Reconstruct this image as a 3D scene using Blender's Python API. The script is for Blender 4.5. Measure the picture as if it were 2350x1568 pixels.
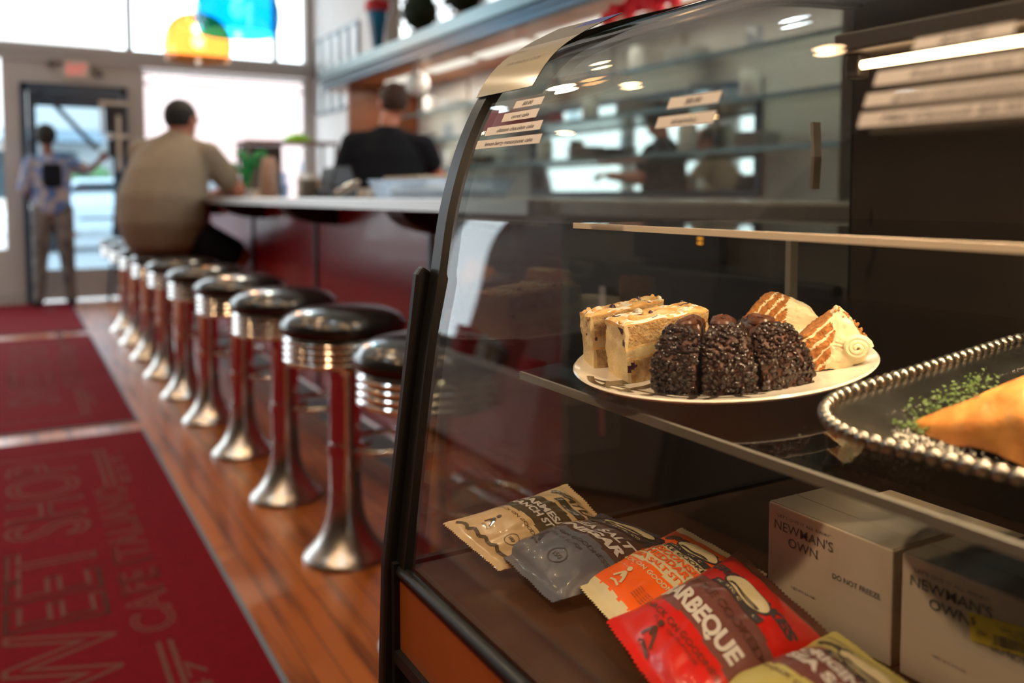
import bpy, bmesh, math, random
from mathutils import Vector, Matrix, noise
random.seed(7)
PI = math.pi
for o in list(bpy.data.objects): bpy.data.objects.remove(o)
SC = bpy.context.scene
COL = SC.collection

# ---------------------------------------------------------------- camera, world, exposure
cam = bpy.data.cameras.new('camera'); camo = bpy.data.objects.new('camera', cam); COL.objects.link(camo)
SC.camera = camo
cam.sensor_width = 36.0; cam.lens = 30.64; cam.shift_y = -0.0906; cam.clip_start = 0.02
camo.location = (0, 0, 1.08)
camo.rotation_mode = 'XYZ'
camo.rotation_euler = (PI/2 - math.radians(3.462), 0, -math.radians(29.791))
cam.dof.use_dof = True; cam.dof.focus_distance = 0.80; cam.dof.aperture_fstop = 3.5
cam.dof.aperture_blades = 0
W = bpy.data.worlds.new('world'); SC.world = W; W.use_nodes = True
bg = W.node_tree.nodes['Background']
bg.inputs[0].default_value = (0.86, 0.94, 1.0, 1); bg.inputs[1].default_value = 4.3
SC.view_settings.view_transform = 'Standard'; SC.view_settings.look = 'None'
SC.view_settings.gamma = 1.0; SC.view_settings.use_curve_mapping = False
SC.view_settings.exposure = 0.35
cy = SC.cycles
cy.use_denoising = True; cy.max_bounces = 8; cy.transparent_max_bounces = 18; cy.use_adaptive_sampling = True; cy.adaptive_threshold = 0.045
cy.diffuse_bounces = 3; cy.glossy_bounces = 4; cy.sample_clamp_indirect = 6.0
cy.caustics_reflective = False; cy.caustics_refractive = False
def area(name, loc, rot, sx, sy, power, color=(1,1,1), portal=False, spread=PI):
    l = bpy.data.lights.new(name, 'AREA'); l.shape = 'RECTANGLE'; l.size = sx; l.size_y = sy
    l.energy = power; l.color = color; l.spread = spread
    if portal: l.cycles.is_portal = True
    o = bpy.data.objects.new(name, l); COL.objects.link(o); o.location = loc; o.rotation_euler = rot
    return o
# window portals (guide the sky light in through the real openings)
area('portal_front_window', (2.1, 10.05, 1.6), (-PI/2, 0, 0), 1.8, 1.7, 1, portal=True)
area('portal_transom', (0.0, 10.05, 3.25), (-PI/2, 0, 0), 6.0, 1.3, 1, portal=True)
area('portal_front_left', (-1.6, 10.05, 1.6), (-PI/2, 0, 0), 2.9, 1.7, 1, portal=True)
area('portal_left', (-3.32, 8.45, 1.6), (0, -PI/2, 0), 1.5, 2.3, 1, portal=True)

# ---------------------------------------------------------------- materials
MATS = {}
def _new(name):
    m = bpy.data.materials.new(name); m.use_nodes = True
    return m, m.node_tree, m.node_tree.nodes, m.node_tree.links, m.node_tree.nodes['Principled BSDF']
def pm(name, col, rough=0.5, metal=0.0, var=0.0, vscale=8.0, bump=0.0, bscale=60.0, col2=None, emit=None, es=0.0, coat=0.0, sss=0.0, spec=0.5, detail=4, sheen=0.0):
    m, nt, N, L, b = _new(name)
    b.inputs['Base Color'].default_value = (*col, 1); b.inputs['Roughness'].default_value = rough
    b.inputs['Metallic'].default_value = metal; b.inputs['Specular IOR Level'].default_value = spec
    b.inputs['Coat Weight'].default_value = coat
    if sss: b.inputs['Subsurface Weight'].default_value = sss; b.inputs['Subsurface Scale'].default_value = 0.01
    if sheen: b.inputs['Sheen Weight'].default_value = sheen
    if emit: b.inputs['Emission Color'].default_value = (*emit, 1); b.inputs['Emission Strength'].default_value = es
    tc = N.new('ShaderNodeTexCoord')
    if var or col2:
        n = N.new('ShaderNodeTexNoise'); n.inputs['Scale'].default_value = vscale; n.inputs['Detail'].default_value = detail
        L.new(tc.outputs['Object'], n.inputs['Vector'])
        r = N.new('ShaderNodeValToRGB')
        c2 = col2 or tuple(max(0, c*(1-var)) for c in col)
        r.color_ramp.elements[0].color = (*c2, 1); r.color_ramp.elements[1].color = (*col, 1)
        r.color_ramp.elements[0].position = 0.35; r.color_ramp.elements[1].position = 0.65
        L.new(n.outputs['Fac'], r.inputs[0]); L.new(r.outputs[0], b.inputs['Base Color'])
    if bump:
        n2 = N.new('ShaderNodeTexNoise'); n2.inputs['Scale'].default_value = bscale; n2.inputs['Detail'].default_value = 5
        L.new(tc.outputs['Object'], n2.inputs['Vector'])
        bp = N.new('ShaderNodeBump'); bp.inputs['Strength'].default_value = bump; bp.inputs['Distance'].default_value = 0.002
        L.new(n2.outputs['Fac'], bp.inputs['Height']); L.new(bp.outputs[0], b.inputs['Normal'])
    MATS[name] = m
    return m
def thin_glass(name, tint=(1,1,1), f0=0.045, rough=0.0, scale=1.0):
    """clear pane: transmits straight through, mirrors by Schlick's law on both faces"""
    m, nt, N, L, b = _new(name); N.remove(b)
    out = N['Material Output']
    geo = N.new('ShaderNodeNewGeometry'); dot = N.new('ShaderNodeVectorMath'); dot.operation = 'DOT_PRODUCT'
    L.new(geo.outputs['Normal'], dot.inputs[0]); L.new(geo.outputs['Incoming'], dot.inputs[1])
    ab = N.new('ShaderNodeMath'); ab.operation = 'ABSOLUTE'; L.new(dot.outputs['Value'], ab.inputs[0])
    om = N.new('ShaderNodeMath'); om.operation = 'SUBTRACT'; om.inputs[0].default_value = 1; L.new(ab.outputs[0], om.inputs[1])
    pw = N.new('ShaderNodeMath'); pw.operation = 'POWER'; pw.inputs[1].default_value = 5; L.new(om.outputs[0], pw.inputs[0])
    ma = N.new('ShaderNodeMath'); ma.operation = 'MULTIPLY_ADD'; ma.inputs[1].default_value = (1-f0)*scale; ma.inputs[2].default_value = f0
    L.new(pw.outputs[0], ma.inputs[0])
    tr = N.new('ShaderNodeBsdfTransparent'); tr.inputs[0].default_value = (*tint, 1)
    gl = N.new('ShaderNodeBsdfGlossy'); gl.inputs['Roughness'].default_value = rough
    mx = N.new('ShaderNodeMixShader'); L.new(ma.outputs[0], mx.inputs[0]); L.new(tr.outputs[0], mx.inputs[1]); L.new(gl.outputs[0], mx.inputs[2])
    L.new(mx.outputs[0], out.inputs[0]); MATS[name] = m
    return m
def emis(name, col, s):
    m, nt, N, L, b = _new(name); N.remove(b)
    e = N.new('ShaderNodeEmission'); e.inputs[0].default_value = (*col, 1); e.inputs[1].default_value = s
    L.new(e.outputs[0], N['Material Output'].inputs[0]); MATS[name] = m
    return m

thin_glass('case_glass', (0.98, 0.99, 0.985), 0.043)
thin_glass('window_glass', (0.98, 1.0, 1.0), 0.04)
thin_glass('door_glass', (0.62, 0.72, 0.78), 0.06)
thin_glass('smoked_glass', (0.90, 0.87, 0.84), 0.06, 0.02)
thin_glass('end_glass', (0.62, 0.64, 0.62), 0.05)
thin_glass('shelf_glass', (0.93, 0.97, 0.95), 0.05)
thin_glass('yellow_lamp', (1.0, 0.69, 0.42), 0.05)
thin_glass('blue_lamp', (0.15, 0.68, 0.88), 0.05)
thin_glass('clear_plastic', (0.80, 0.86, 0.92), 0.10, 0.15)
pm('black_metal', (0.006, 0.006, 0.006), 0.38, 0.0, spec=.4)
pm('black_satin', (0.008, 0.007, 0.007), 0.5, spec=.35)
pm('case_interior', (0.030, 0.022, 0.016), 0.30, var=0.3, vscale=5)
pm('case_deck', (0.055, 0.030, 0.018), 0.22, var=0.4, vscale=9)
pm('taupe', (0.16, 0.145, 0.12), 0.6, var=0.15, vscale=3)
pm('partition_paint', (0.10, 0.085, 0.065), 0.6, var=0.3, vscale=2)
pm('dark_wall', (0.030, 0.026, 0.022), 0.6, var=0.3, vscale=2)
pm('edge_cream', (0.85, 0.72, 0.55), 0.4, bump=0.2)
pm('chrome', (0.75, 0.72, 0.70), 0.14, 1.0)
pm('chrome_clear', (0.80, 0.86, 0.84), 0.03, 1.0)
pm('chrome_brushed', (0.62, 0.58, 0.54), 0.27, 1.0, bump=0.1, bscale=200)
pm('black_vinyl', (0.012, 0.012, 0.013), 0.22, coat=0.5)
pm('counter_top', (0.30, 0.29, 0.28), 0.25, var=0.2, vscale=20)
pm('counter_edge', (0.50, 0.47, 0.45), 0.35, 0.9)
pm('red_panel', (0.44, 0.018, 0.026), 0.28, var=0.10, vscale=1.5, coat=0.15)
pm('dark_brown', (0.030, 0.012, 0.010), 0.4)
pm('grey_kick', (0.09, 0.09, 0.10), 0.4)
pm('wall_grey', (0.50, 0.475, 0.45), 0.7, var=0.05, vscale=2)
pm('wall_white', (0.80, 0.79, 0.78), 0.7, var=0.04, vscale=2)
pm('trim_grey', (0.42, 0.41, 0.40), 0.55)
pm('ceiling_paint', (0.66, 0.70, 0.64), 0.8, var=0.1, vscale=1)
pm('navy_frame', (0.015, 0.045, 0.085), 0.4)
pm('steel_blue', (0.055, 0.085, 0.115), 0.30, 0.6)
pm('steel_teal', (0.12, 0.18, 0.19), 0.30, 0.6)
pm('orange_wood', (0.62, 0.24, 0.09), 0.35, var=0.35, vscale=6)
pm('brown_wood', (0.28, 0.09, 0.025), 0.4, var=0.3, vscale=6)
pm('panel_wood', (0.27, 0.068, 0.010), 0.45, var=0.25, vscale=4, coat=0.1)
pm('mat_red', (0.155, 0.0015, 0.006), 0.95, spec=.12, var=0.15, vscale=30, bump=0.4, bscale=500)
pm('mat_letter', (0.13, 0.050, 0.040), 0.95, spec=.1)
pm('mat_edge', (0.12, 0.17, 0.22), 0.6)
pm('paper', (0.56, 0.52, 0.48), 0.7)
pm('ink', (0.03, 0.03, 0.035), 0.6)
pm('ceramic', (0.82, 0.73, 0.62), 0.12, coat=0.3)
pm('plate_ink', (0.05, 0.035, 0.03), 0.15, coat=0.3)
pm('mascarpone', (0.86, 0.66, 0.36), 0.75, var=0.12, vscale=60, bump=0.5, bscale=300, sss=0.1)
pm('sponge', (0.80, 0.54, 0.26), 0.85, col2=(0.50, 0.26, 0.08), vscale=160, bump=1.6, bscale=420, sss=0.1)
pm('crust', (0.80, 0.36, 0.07), 0.6, col2=(0.90, 0.62, 0.28), vscale=80, bump=0.5, bscale=260)
pm('sugar', (0.95, 0.88, 0.78), 0.8)
pm('berry', (0.035, 0.015, 0.045), 0.35, col2=(0.09, 0.02, 0.04), vscale=200)
pm('choco_cake', (0.10, 0.027, 0.009), 0.55, var=0.6, vscale=150, bump=0.8, bscale=260)
pm('choco_chip', (0.024, 0.009, 0.005), 0.30, coat=0.25)
pm('ganache', (0.105, 0.036, 0.017), 0.34)
pm('carrot_sponge', (0.56, 0.22, 0.055), 0.85, col2=(0.34, 0.11, 0.025), vscale=220, bump=1.0, bscale=330)
pm('frosting', (0.88, 0.74, 0.48), 0.45, bump=0.15, bscale=60, sss=0.15)
pm('nut_crumb', (0.42, 0.17, 0.05), 0.7)
pm('pewter', (0.36, 0.33, 0.29), 0.28, 1.0, var=0.4, vscale=25)
pm('pastry', (0.50, 0.155, 0.020), 0.5, col2=(0.74, 0.33, 0.075), vscale=34, bump=0.9, bscale=90, coat=0.1)
pm('pastry_dark', (0.16, 0.06, 0.02), 0.6)
pm('herb', (0.075, 0.125, 0.022), 0.6)
pm('carton', (0.76, 0.67, 0.55), 0.65, var=0.06, vscale=5, bump=0.1)
pm('carton_top', (0.46, 0.42, 0.35), 0.7, var=0.1, vscale=6)
pm('print_grey', (0.13, 0.13, 0.13), 0.6)
pm('sticker_yellow', (0.85, 0.68, 0.08), 0.5)
pm('bag_tan', (0.62, 0.43, 0.22), 0.38, bump=0.55, bscale=34, coat=0.35, var=0.08); pm('bag_green', (0.045, 0.045, 0.022), 0.35, bump=0.55, bscale=34, coat=0.35)
pm('bag_blue', (0.10, 0.125, 0.165), 0.32, bump=0.55, bscale=34, coat=0.35, var=0.15); pm('bag_brown', (0.070, 0.042, 0.036), 0.32, bump=0.55, bscale=34, coat=0.35, var=0.1)
pm('bag_navy', (0.028, 0.038, 0.050), 0.32, bump=0.55, bscale=34, coat=0.35)
pm('bag_orange', (0.98, 0.13, 0.004), 0.36, bump=0.55, bscale=34, coat=0.35); pm('bag_cream', (0.70, 0.60, 0.36), 0.4, bump=0.55, bscale=34, coat=0.35)
pm('bag_red', (0.58, 0.008, 0.006), 0.30, bump=0.55, bscale=34, coat=0.35); pm('bag_plum', (0.16, 0.055, 0.050), 0.33, bump=0.55, bscale=34, coat=0.35)
pm('bag_olive', (0.50, 0.44, 0.13), 0.36, bump=0.55, bscale=34, coat=0.35); pm('bag_foil', (0.10, 0.04, 0.03), 0.28, 0.3, bump=0.55, bscale=34, coat=0.35)
pm('card_beige', (0.30, 0.26, 0.16), 0.18, coat=0.6); pm('card_blue', (0.03, 0.05, 0.25), 0.3); pm('card_gray', (0.13, 0.12, 0.09), 0.25)
pm('skin', (0.50, 0.20, 0.13), 0.55, sss=0.1); pm('skin_dark', (0.20, 0.075, 0.05), 0.55)
pm('hair_black', (0.012, 0.010, 0.010), 0.75); pm('hair_brown', (0.045, 0.022, 0.015), 0.8)
pm('khaki', (0.27, 0.215, 0.155), 0.85, var=0.08, vscale=10, bump=0.2, bscale=80)
pm('black_cloth', (0.009, 0.011, 0.016), 0.85, spec=.15); pm('eye', (0.7, 0.7, 0.7), 0.3); pm('shoe', (0.01, 0.01, 0.012), 0.6)
pm('print_shirt', (0.04, 0.14, 0.42), 0.8, col2=(0.42, 0.38, 0.36), vscale=14, detail=1)
pm('camo', (0.075, 0.072, 0.07), 0.85, col2=(0.20, 0.19, 0.18), vscale=11, detail=1)
pm('leaf_green', (0.02, 0.36, 0.10), 0.5, var=0.4, vscale=20); pm('plant_dark', (0.010, 0.035, 0.014), 0.7, var=0.5, vscale=30)
pm('lime', (0.30, 0.75, 0.01), 0.3, coat=0.3); pm('vase_tan', (0.42, 0.26, 0.19), 0.5)
pm('white_gloss', (0.80, 0.82, 0.82), 0.25); pm('pos_black', (0.012, 0.014, 0.017), 0.4)
pm('flower_red', (0.75, 0.01, 0.03), 0.6)
pm('red_box', (0.50, 0.006, 0.02), 0.4); pm('cardboard', (0.62, 0.48, 0.33), 0.8)
pm('cone_blue', (0.0, 0.12, 0.26), 0.35); pm('exit_white', (0.62, 0.60, 0.52), 0.5)
pm('asphalt', (0.35, 0.35, 0.35), 0.8); pm('facade', (0.70, 0.66, 0.62), 0.9); pm('awning_blue', (0.35, 0.42, 0.48), 0.7)
pm('facade_pink', (0.55, 0.40, 0.38), 0.9); pm('car_paint', (0.75, 0.78, 0.80), 0.15, coat=0.6); pm('tyre', (0.02, 0.02, 0.02), 0.8)
pm('tree_green', (0.16, 0.30, 0.12), 0.8, var=0.4, vscale=5); pm('chalkboard', (0.035, 0.042, 0.050), 0.7, var=0.3)
pm('cloth_white', (0.62, 0.60, 0.60), 0.8); pm('merch_pink', (0.70, 0.22, 0.24), 0.5); pm('merch_dark', (0.07, 0.05, 0.05), 0.5)
emis('spot_glow', (1.0, 0.62, 0.30), 38); emis('spot_cool', (0.75, 0.95, 1.0), 22)
emis('panel_glow', (1.0, 0.93, 0.80), 0.85); emis('tube_glow', (1.0, 0.60, 0.30), 8.0)
emis('exit_red', (1.0, 0.10, 0.10), 0.85); emis('bulb_glow', (1.0, 0.95, 0.85), 12); emis('dot_orange', (1.0, 0.35, 0.02), 3)

def wood_floor():
    m, nt, N, L, b = _new('wood_floor')
    tc = N.new('ShaderNodeTexCoord'); mp = N.new('ShaderNodeMapping'); mp.inputs['Rotation'].default_value = (0, 0, PI/2)
    L.new(tc.outputs['Object'], mp.inputs[0])
    br = N.new('ShaderNodeTexBrick'); br.inputs['Scale'].default_value = 1.0
    br.inputs['Brick Width'].default_value = 1.15; br.inputs['Row Height'].default_value = 0.062; br.inputs['Mortar Size'].default_value = 0.0016
    br.inputs['Color1'].default_value = (0.52, 0.165, 0.038, 1); br.inputs['Color2'].default_value = (0.38, 0.105, 0.022, 1)
    br.inputs['Mortar'].default_value = (0.05, 0.016, 0.006, 1); br.offset = 0.37
    L.new(mp.outputs[0], br.inputs['Vector'])
    mp2 = N.new('ShaderNodeMapping'); mp2.inputs['Scale'].default_value = (14, 0.9, 1); L.new(tc.outputs['Object'], mp2.inputs[0])
    no = N.new('ShaderNodeTexNoise'); no.inputs['Scale'].default_value = 1.6; no.inputs['Detail'].default_value = 7; L.new(mp2.outputs[0], no.inputs[0])
    r = N.new('ShaderNodeValToRGB'); r.color_ramp.elements[0].position = 0.36; r.color_ramp.elements[0].color = (0.32, 0.26, 0.22, 1)
    r.color_ramp.elements[1].position = 0.50; r.color_ramp.elements[1].color = (1, 1, 1, 1); L.new(no.outputs['Fac'], r.inputs[0])
    mx = N.new('ShaderNodeMixRGB'); mx.blend_type = 'MULTIPLY'; mx.inputs[0].default_value = 0.75
    L.new(br.outputs['Color'], mx.inputs[1]); L.new(r.outputs[0], mx.inputs[2]); L.new(mx.outputs[0], b.inputs['Base Color'])
    b.inputs['Roughness'].default_value = 0.30; b.inputs['Coat Weight'].default_value = 0.12; b.inputs['Coat Roughness'].default_value = 0.2
    bp = N.new('ShaderNodeBump'); bp.inputs['Strength'].default_value = 0.5; bp.inputs['Distance'].default_value = 0.002; bp.invert = True
    L.new(br.outputs['Fac'], bp.inputs['Height']); L.new(bp.outputs[0], b.inputs['Normal'])
    MATS['wood_floor'] = m
wood_floor()

# ---------------------------------------------------------------- mesh helpers
class MB:
    def __init__(s): s.v = []; s.f = []; s.m = []
    def add(s, verts, faces, mi=0):
        k = len(s.v); s.v += [tuple(v) for v in verts]; s.f += [tuple(i+k for i in f) for f in faces]; s.m += [mi]*len(faces); return s
    def box(s, x0, x1, y0, y1, z0, z1, mi=0):
        return s.add([(x0,y0,z0),(x1,y0,z0),(x1,y1,z0),(x0,y1,z0),(x0,y0,z1),(x1,y0,z1),(x1,y1,z1),(x0,y1,z1)],
              [(0,3,2,1),(4,5,6,7),(0,1,5,4),(1,2,6,5),(2,3,7,6),(3,0,4,7)], mi)
    def obox(s, c, ax, ay, az, mi=0):
        c = Vector(c); ax, ay, az = Vector(ax), Vector(ay), Vector(az); vs = []
        for k in (-1, 1):
            for i, j in ((-1,-1),(1,-1),(1,1),(-1,1)): vs.append(c + ax*i + ay*j + az*k)
        return s.add(vs, [(0,3,2,1),(4,5,6,7),(0,1,5,4),(1,2,6,5),(2,3,7,6),(3,0,4,7)], mi)
    def lathe(s, prof, c=(0,0,0), n=32, mi=0, close=False):
        vs = []; fs = []; k = len(prof)
        for i in range(n):
            a = 2*PI*i/n
            for r, z in prof: vs.append((c[0]+r*math.cos(a), c[1]+r*math.sin(a), c[2]+z))
        for i in range(n):
            j = (i+1) % n
            for q in range(k-1): fs.append((i*k+q, j*k+q, j*k+q+1, i*k+q+1))
            if close: fs.append((i*k+k-1, j*k+k-1, j*k, i*k))
        if not close:
            if prof[0][0] > 1e-6: fs.append(tuple(i*k for i in range(n))[::-1])
            if prof[-1][0] > 1e-6: fs.append(tuple(i*k+k-1 for i in range(n)))
        return s.add(vs, fs, mi)
    def tube(s, pts, r, n=10, mi=0, closed=False):
        pts = [Vector(p) for p in pts]; vs = []; fs = []; m = len(pts)
        rr = r if isinstance(r, (list, tuple)) else [r]*m
        up = None
        for i, p in enumerate(pts):
            t = (pts[(i+1) % m] - pts[i-1]) if closed else (pts[min(i+1, m-1)] - pts[max(i-1, 0)])
            t.normalize()
            if up is None:
                up = Vector((0,0,1)) if abs(t.z) < 0.9 else Vector((1,0,0))
            a = (up - t*up.dot(t)).normalized(); b_ = t.cross(a); up = a
            for q in range(n):
                w = 2*PI*q/n; vs.append(p + (a*math.cos(w) + b_*math.sin(w))*rr[i])
        for i in range(m if closed else m-1):
            j = (i+1) % m
            for q in range(n):
                w = (q+1) % n; fs.append((i*n+q, i*n+w, j*n+w, j*n+q))
        if not closed: fs.append(tuple(range(n))[::-1]); fs.append(tuple((m-1)*n+q for q in range(n)))
        return s.add(vs, fs, mi)
    def ball(s, c, r, n=12, mi=0, rot=None):
        if not isinstance(r, (tuple, list)): r = (r, r, r)
        vs = []; fs = []; k = n//2
        for i in range(k+1):
            th = PI*i/k
            for j in range(n):
                ph = 2*PI*j/n; v = Vector((r[0]*math.sin(th)*math.cos(ph), r[1]*math.sin(th)*math.sin(ph), r[2]*math.cos(th)))
                if rot: v = rot @ v
                vs.append(v + Vector(c))
        for i in range(k):
            for j in range(n):
                w = (j+1) % n; fs.append((i*n+j, (i+1)*n+j, (i+1)*n+w, i*n+w))
        return s.add(vs, fs, mi)
    def prism_y(s, poly, y0, y1, mi=0):
        n = len(poly); vs = [(x, y0, z) for x, z in poly] + [(x, y1, z) for x, z in poly]
        fs = [tuple(range(n)), tuple(range(2*n-1, n-1, -1))] + [(i, i+n, (i+1) % n + n, (i+1) % n) for i in range(n)]
        return s.add(vs, fs, mi)
    def grid(s, fn, nu, nv, mi=0, mfn=None, flip=False):
        k = len(s.v)
        for j in range(nv+1):
            for i in range(nu+1): s.v.append(tuple(fn(i/nu, j/nv)))
        for j in range(nv):
            for i in range(nu):
                a = k + j*(nu+1) + i; q = (a, a+1, a+nu+2, a+nu+1)
                s.f.append(q[::-1] if flip else q); s.m.append(mfn((i+.5)/nu, (j+.5)/nv) if mfn else mi)
        return s
    def build(s, name, mats, parent=None, smooth=False, bevel=0.0, subd=0, merge=True, loc=None):
        me = bpy.data.meshes.new(name); me.from_pydata(s.v, [], s.f)
        if not isinstance(mats, (list, tuple)): mats = [mats]
        for m in mats: me.materials.append(MATS[m])
        for p, mi in zip(me.polygons, s.m): p.material_index = mi
        bm = bmesh.new(); bm.from_mesh(me)
        if merge: bmesh.ops.remove_doubles(bm, verts=bm.verts, dist=1e-6)
        bmesh.ops.recalc_face_normals(bm, faces=bm.faces)
        bm.to_mesh(me); bm.free()
        if smooth: me.shade_smooth() if hasattr(me, 'shade_smooth') else [setattr(p, 'use_smooth', True) for p in me.polygons]
        o = bpy.data.objects.new(name, me); COL.objects.link(o)
        if smooth == 'auto' or (smooth and smooth != 'full'):
            try: me.set_sharp_from_angle(angle=math.radians(40))
            except Exception: pass
        if parent: o.parent = parent; o.matrix_parent_inverse = Matrix.Translation(-Vector(parent.location)) if parent.type == 'EMPTY' and parent.rotation_euler.to_matrix().is_identity else parent.matrix_basis.inverted()
        if bevel:
            bv = o.modifiers.new('b', 'BEVEL'); bv.width = bevel; bv.segments = 2; bv.limit_method = 'ANGLE'
        if subd:
            sd = o.modifiers.new('s', 'SUBSURF'); sd.levels = subd; sd.render_levels = subd
        return o
def tag(o, label=None, cat=None, group=None, kind=None):
    if label: o['label'] = label
    if cat: o['category'] = cat
    if group: o['group'] = group
    if kind: o['kind'] = kind
    return o
def thing(name, label, cat, loc=(0,0,0), group=None):
    o = bpy.data.objects.new(name, None); COL.objects.link(o); o.location = loc; o.empty_display_size = 0.1
    return tag(o, label, cat, group)
def struct(name, mb, mat, **k): return tag(mb.build(name, mat, **k), kind='structure')
def copy_tree(o, parent=None):
    c = o.copy(); COL.objects.link(c)
    if parent: c.parent = parent
    for ch in o.children: copy_tree(ch, c)
    return c
def frame_mat(origin, ex, ey, ez):
    m = Matrix.Identity(4)
    for i, v in enumerate((ex, ey, ez)): m[0][i], m[1][i], m[2][i] = v
    m.translation = Vector(origin); return m
_tc = {}
def text_geo(txt, bold=0.0, outline=0.0, maxlen=0.35, shear=0.0):
    """text as triangles, height of capitals = 1, x centred; returns verts, faces, width"""
    key = (txt, bold, outline, maxlen, shear)
    if key in _tc: return _tc[key]
    cu = bpy.data.curves.new('t', 'FONT'); cu.body = txt; cu.size = 1.0; cu.resolution_u = 3; cu.offset = bold; cu.shear = shear
    if outline: cu.fill_mode = 'NONE'; cu.bevel_depth = outline; cu.bevel_resolution = 0
    o = bpy.data.objects.new('t', cu); COL.objects.link(o)
    dg = bpy.context.evaluated_depsgraph_get(); dg.update(); me = o.evaluated_get(dg).to_mesh()
    bm = bmesh.new(); bm.from_mesh(me); o.evaluated_get(dg).to_mesh_clear()
    bpy.data.objects.remove(o); bpy.data.curves.remove(cu)
    bmesh.ops.triangulate(bm, faces=bm.faces)
    for _ in range(3):
        es = [e for e in bm.edges if e.calc_length() > maxlen]
        if not es: break
        bmesh.ops.subdivide_edges(bm, edges=es, cuts=1); bmesh.ops.triangulate(bm, faces=bm.faces)
    xs = [v.co.x for v in bm.verts] or [0]; x0, x1 = min(xs), max(xs); H_ = 0.73
    bm.verts.index_update()
    V = [((v.co.x-(x0+x1)/2)/H_, v.co.y/H_ - 0.5, v.co.z/H_) for v in bm.verts]; F = [tuple(v.index for v in f.verts) for f in bm.faces]
    bm.free(); _tc[key] = (V, F, (x1-x0)/H_); return _tc[key]
def put_text(mb, txt, fn, cx, cy, w, h, mi=0, bold=0.0, outline=0.0, maxlen=0.35, shear=0.0):
    """text fitted into width w and cap height h round (cx, cy) of a surface fn(x, y, lift)"""
    V, F, tw = text_geo(txt, bold, outline, maxlen, shear)
    sx = w/tw
    mb.add([fn(cx + x*sx, cy + y*h, z*h) for x, y, z in V], F, mi)
def plane_fn(o, ex, ey, ez, lift=0.0006):
    o, ex, ey, ez = Vector(o), Vector(ex), Vector(ey), Vector(ez)
    return lambda x, y, z=0: o + ex*x + ey*y + ez*(lift + abs(z)*0.3)

# ================================================================ THE ROOM
ZC = 4.6
struct('floor', MB().box(-3.3, 3.2, -4.0, 10.0, -0.05, 0.0), 'wood_floor')
struct('ceiling', MB().box(-3.3, 3.2, -4.0, 10.1, ZC, ZC+0.1), 'ceiling_paint')
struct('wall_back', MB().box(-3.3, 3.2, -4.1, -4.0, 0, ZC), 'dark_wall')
struct('wall_right', MB().box(3.08, 3.2, 1.7, 10.0, 0, ZC), 'wall_white')
w = MB()
# front wall with real openings: door .098-1.072, big window 1.229-2.99, transom above, left windows
w.box(-0.06, 0.098, 10.0, 10.15, 0, 2.53)
w.box(1.072, 1.229, 10.0, 10.15, 0, 2.53); w.box(0.098, 1.072, 10.0, 10.15, 2.21, 2.53)
w.box(1.229, 3.08, 10.0, 10.15, 0, 0.72); w.box(2.985, 3.08, 10.0, 10.15, 0.72, ZC)
w.box(-3.3, -0.06, 10.0, 10.15, 0, 0.55); w.box(-3.3, -3.1, 10.0, 10.15, 0.55, ZC); w.box(-1.65, -1.5, 10.0, 10.15, 0.55, 2.43)
w.box(-3.1, 2.985, 10.0, 10.15, 3.90, ZC)
struct('wall_front', w, 'wall_grey')
struct('trim_1', MB().box(-3.1, 3.08, 9.93, 10.0, 2.505, 2.60).box(-3.1, 3.08, 9.955, 10.0, 2.43, 2.505), 'trim_grey', bevel=0.006)
struct('trim_2', MB().box(1.085, 1.14, 9.95, 10.1, 2.6, 3.90).box(-1.6, -1.55, 9.97, 10.1, 2.6, 3.90).box(2.62, 2.665, 9.97, 10.1, 2.6, 3.90), 'taupe', bevel=0.004)
g = MB().box(1.225, 2.99, 10.06, 10.066, 0.72, 2.43); g = struct('window_1', g, 'window_glass')
MB().box(1.229, 2.985, 10.03, 10.09, 2.385, 2.43).box(1.229, 1.25, 10.03, 10.09, 0.72, 2.385).box(2.96, 2.985, 10.03, 10.09, 0.72, 2.385).box(1.229, 2.985, 10.03, 10.09, 0.72, 0.77).build('window_frame', 'trim_grey', g)
MB().box(1.25, 2.96, 10.03, 10.05, 2.26, 2.285).build('window_rail', 'trim_grey', g)
struct('window_2', MB().box(-3.1, 2.985, 10.08, 10.086, 2.6, 3.90), 'window_glass')
struct('window_3', MB().box(-3.1, -0.06, 10.06, 10.066, 0.55, 2.43), 'window_glass')
w = MB()   # left wall: side windows near the front
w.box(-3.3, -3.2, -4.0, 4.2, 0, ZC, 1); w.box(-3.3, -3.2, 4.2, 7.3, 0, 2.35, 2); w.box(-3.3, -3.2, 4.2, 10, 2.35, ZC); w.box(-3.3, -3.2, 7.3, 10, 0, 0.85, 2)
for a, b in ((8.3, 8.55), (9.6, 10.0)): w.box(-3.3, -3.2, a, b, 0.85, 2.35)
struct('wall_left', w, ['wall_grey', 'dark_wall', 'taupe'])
struct('window_4', MB().box(-3.27, -3.262, 7.3, 9.6, 0.85, 2.35), 'window_glass')
struct('wall_partition', MB().box(1.95, 2.05, -4.0, 1.62, 0, ZC), 'partition_paint')
struct('baseboard_front', MB().box(1.072, 3.08, 9.97, 10.0, 0, 0.12).box(-3.1, 0.098, 9.97, 10.0, 0, 0.12), 'trim_grey')
struct('trim_3', MB().box(2.96, 3.078, 7.45, 7.70, 2.2, ZC), 'trim_grey')

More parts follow.
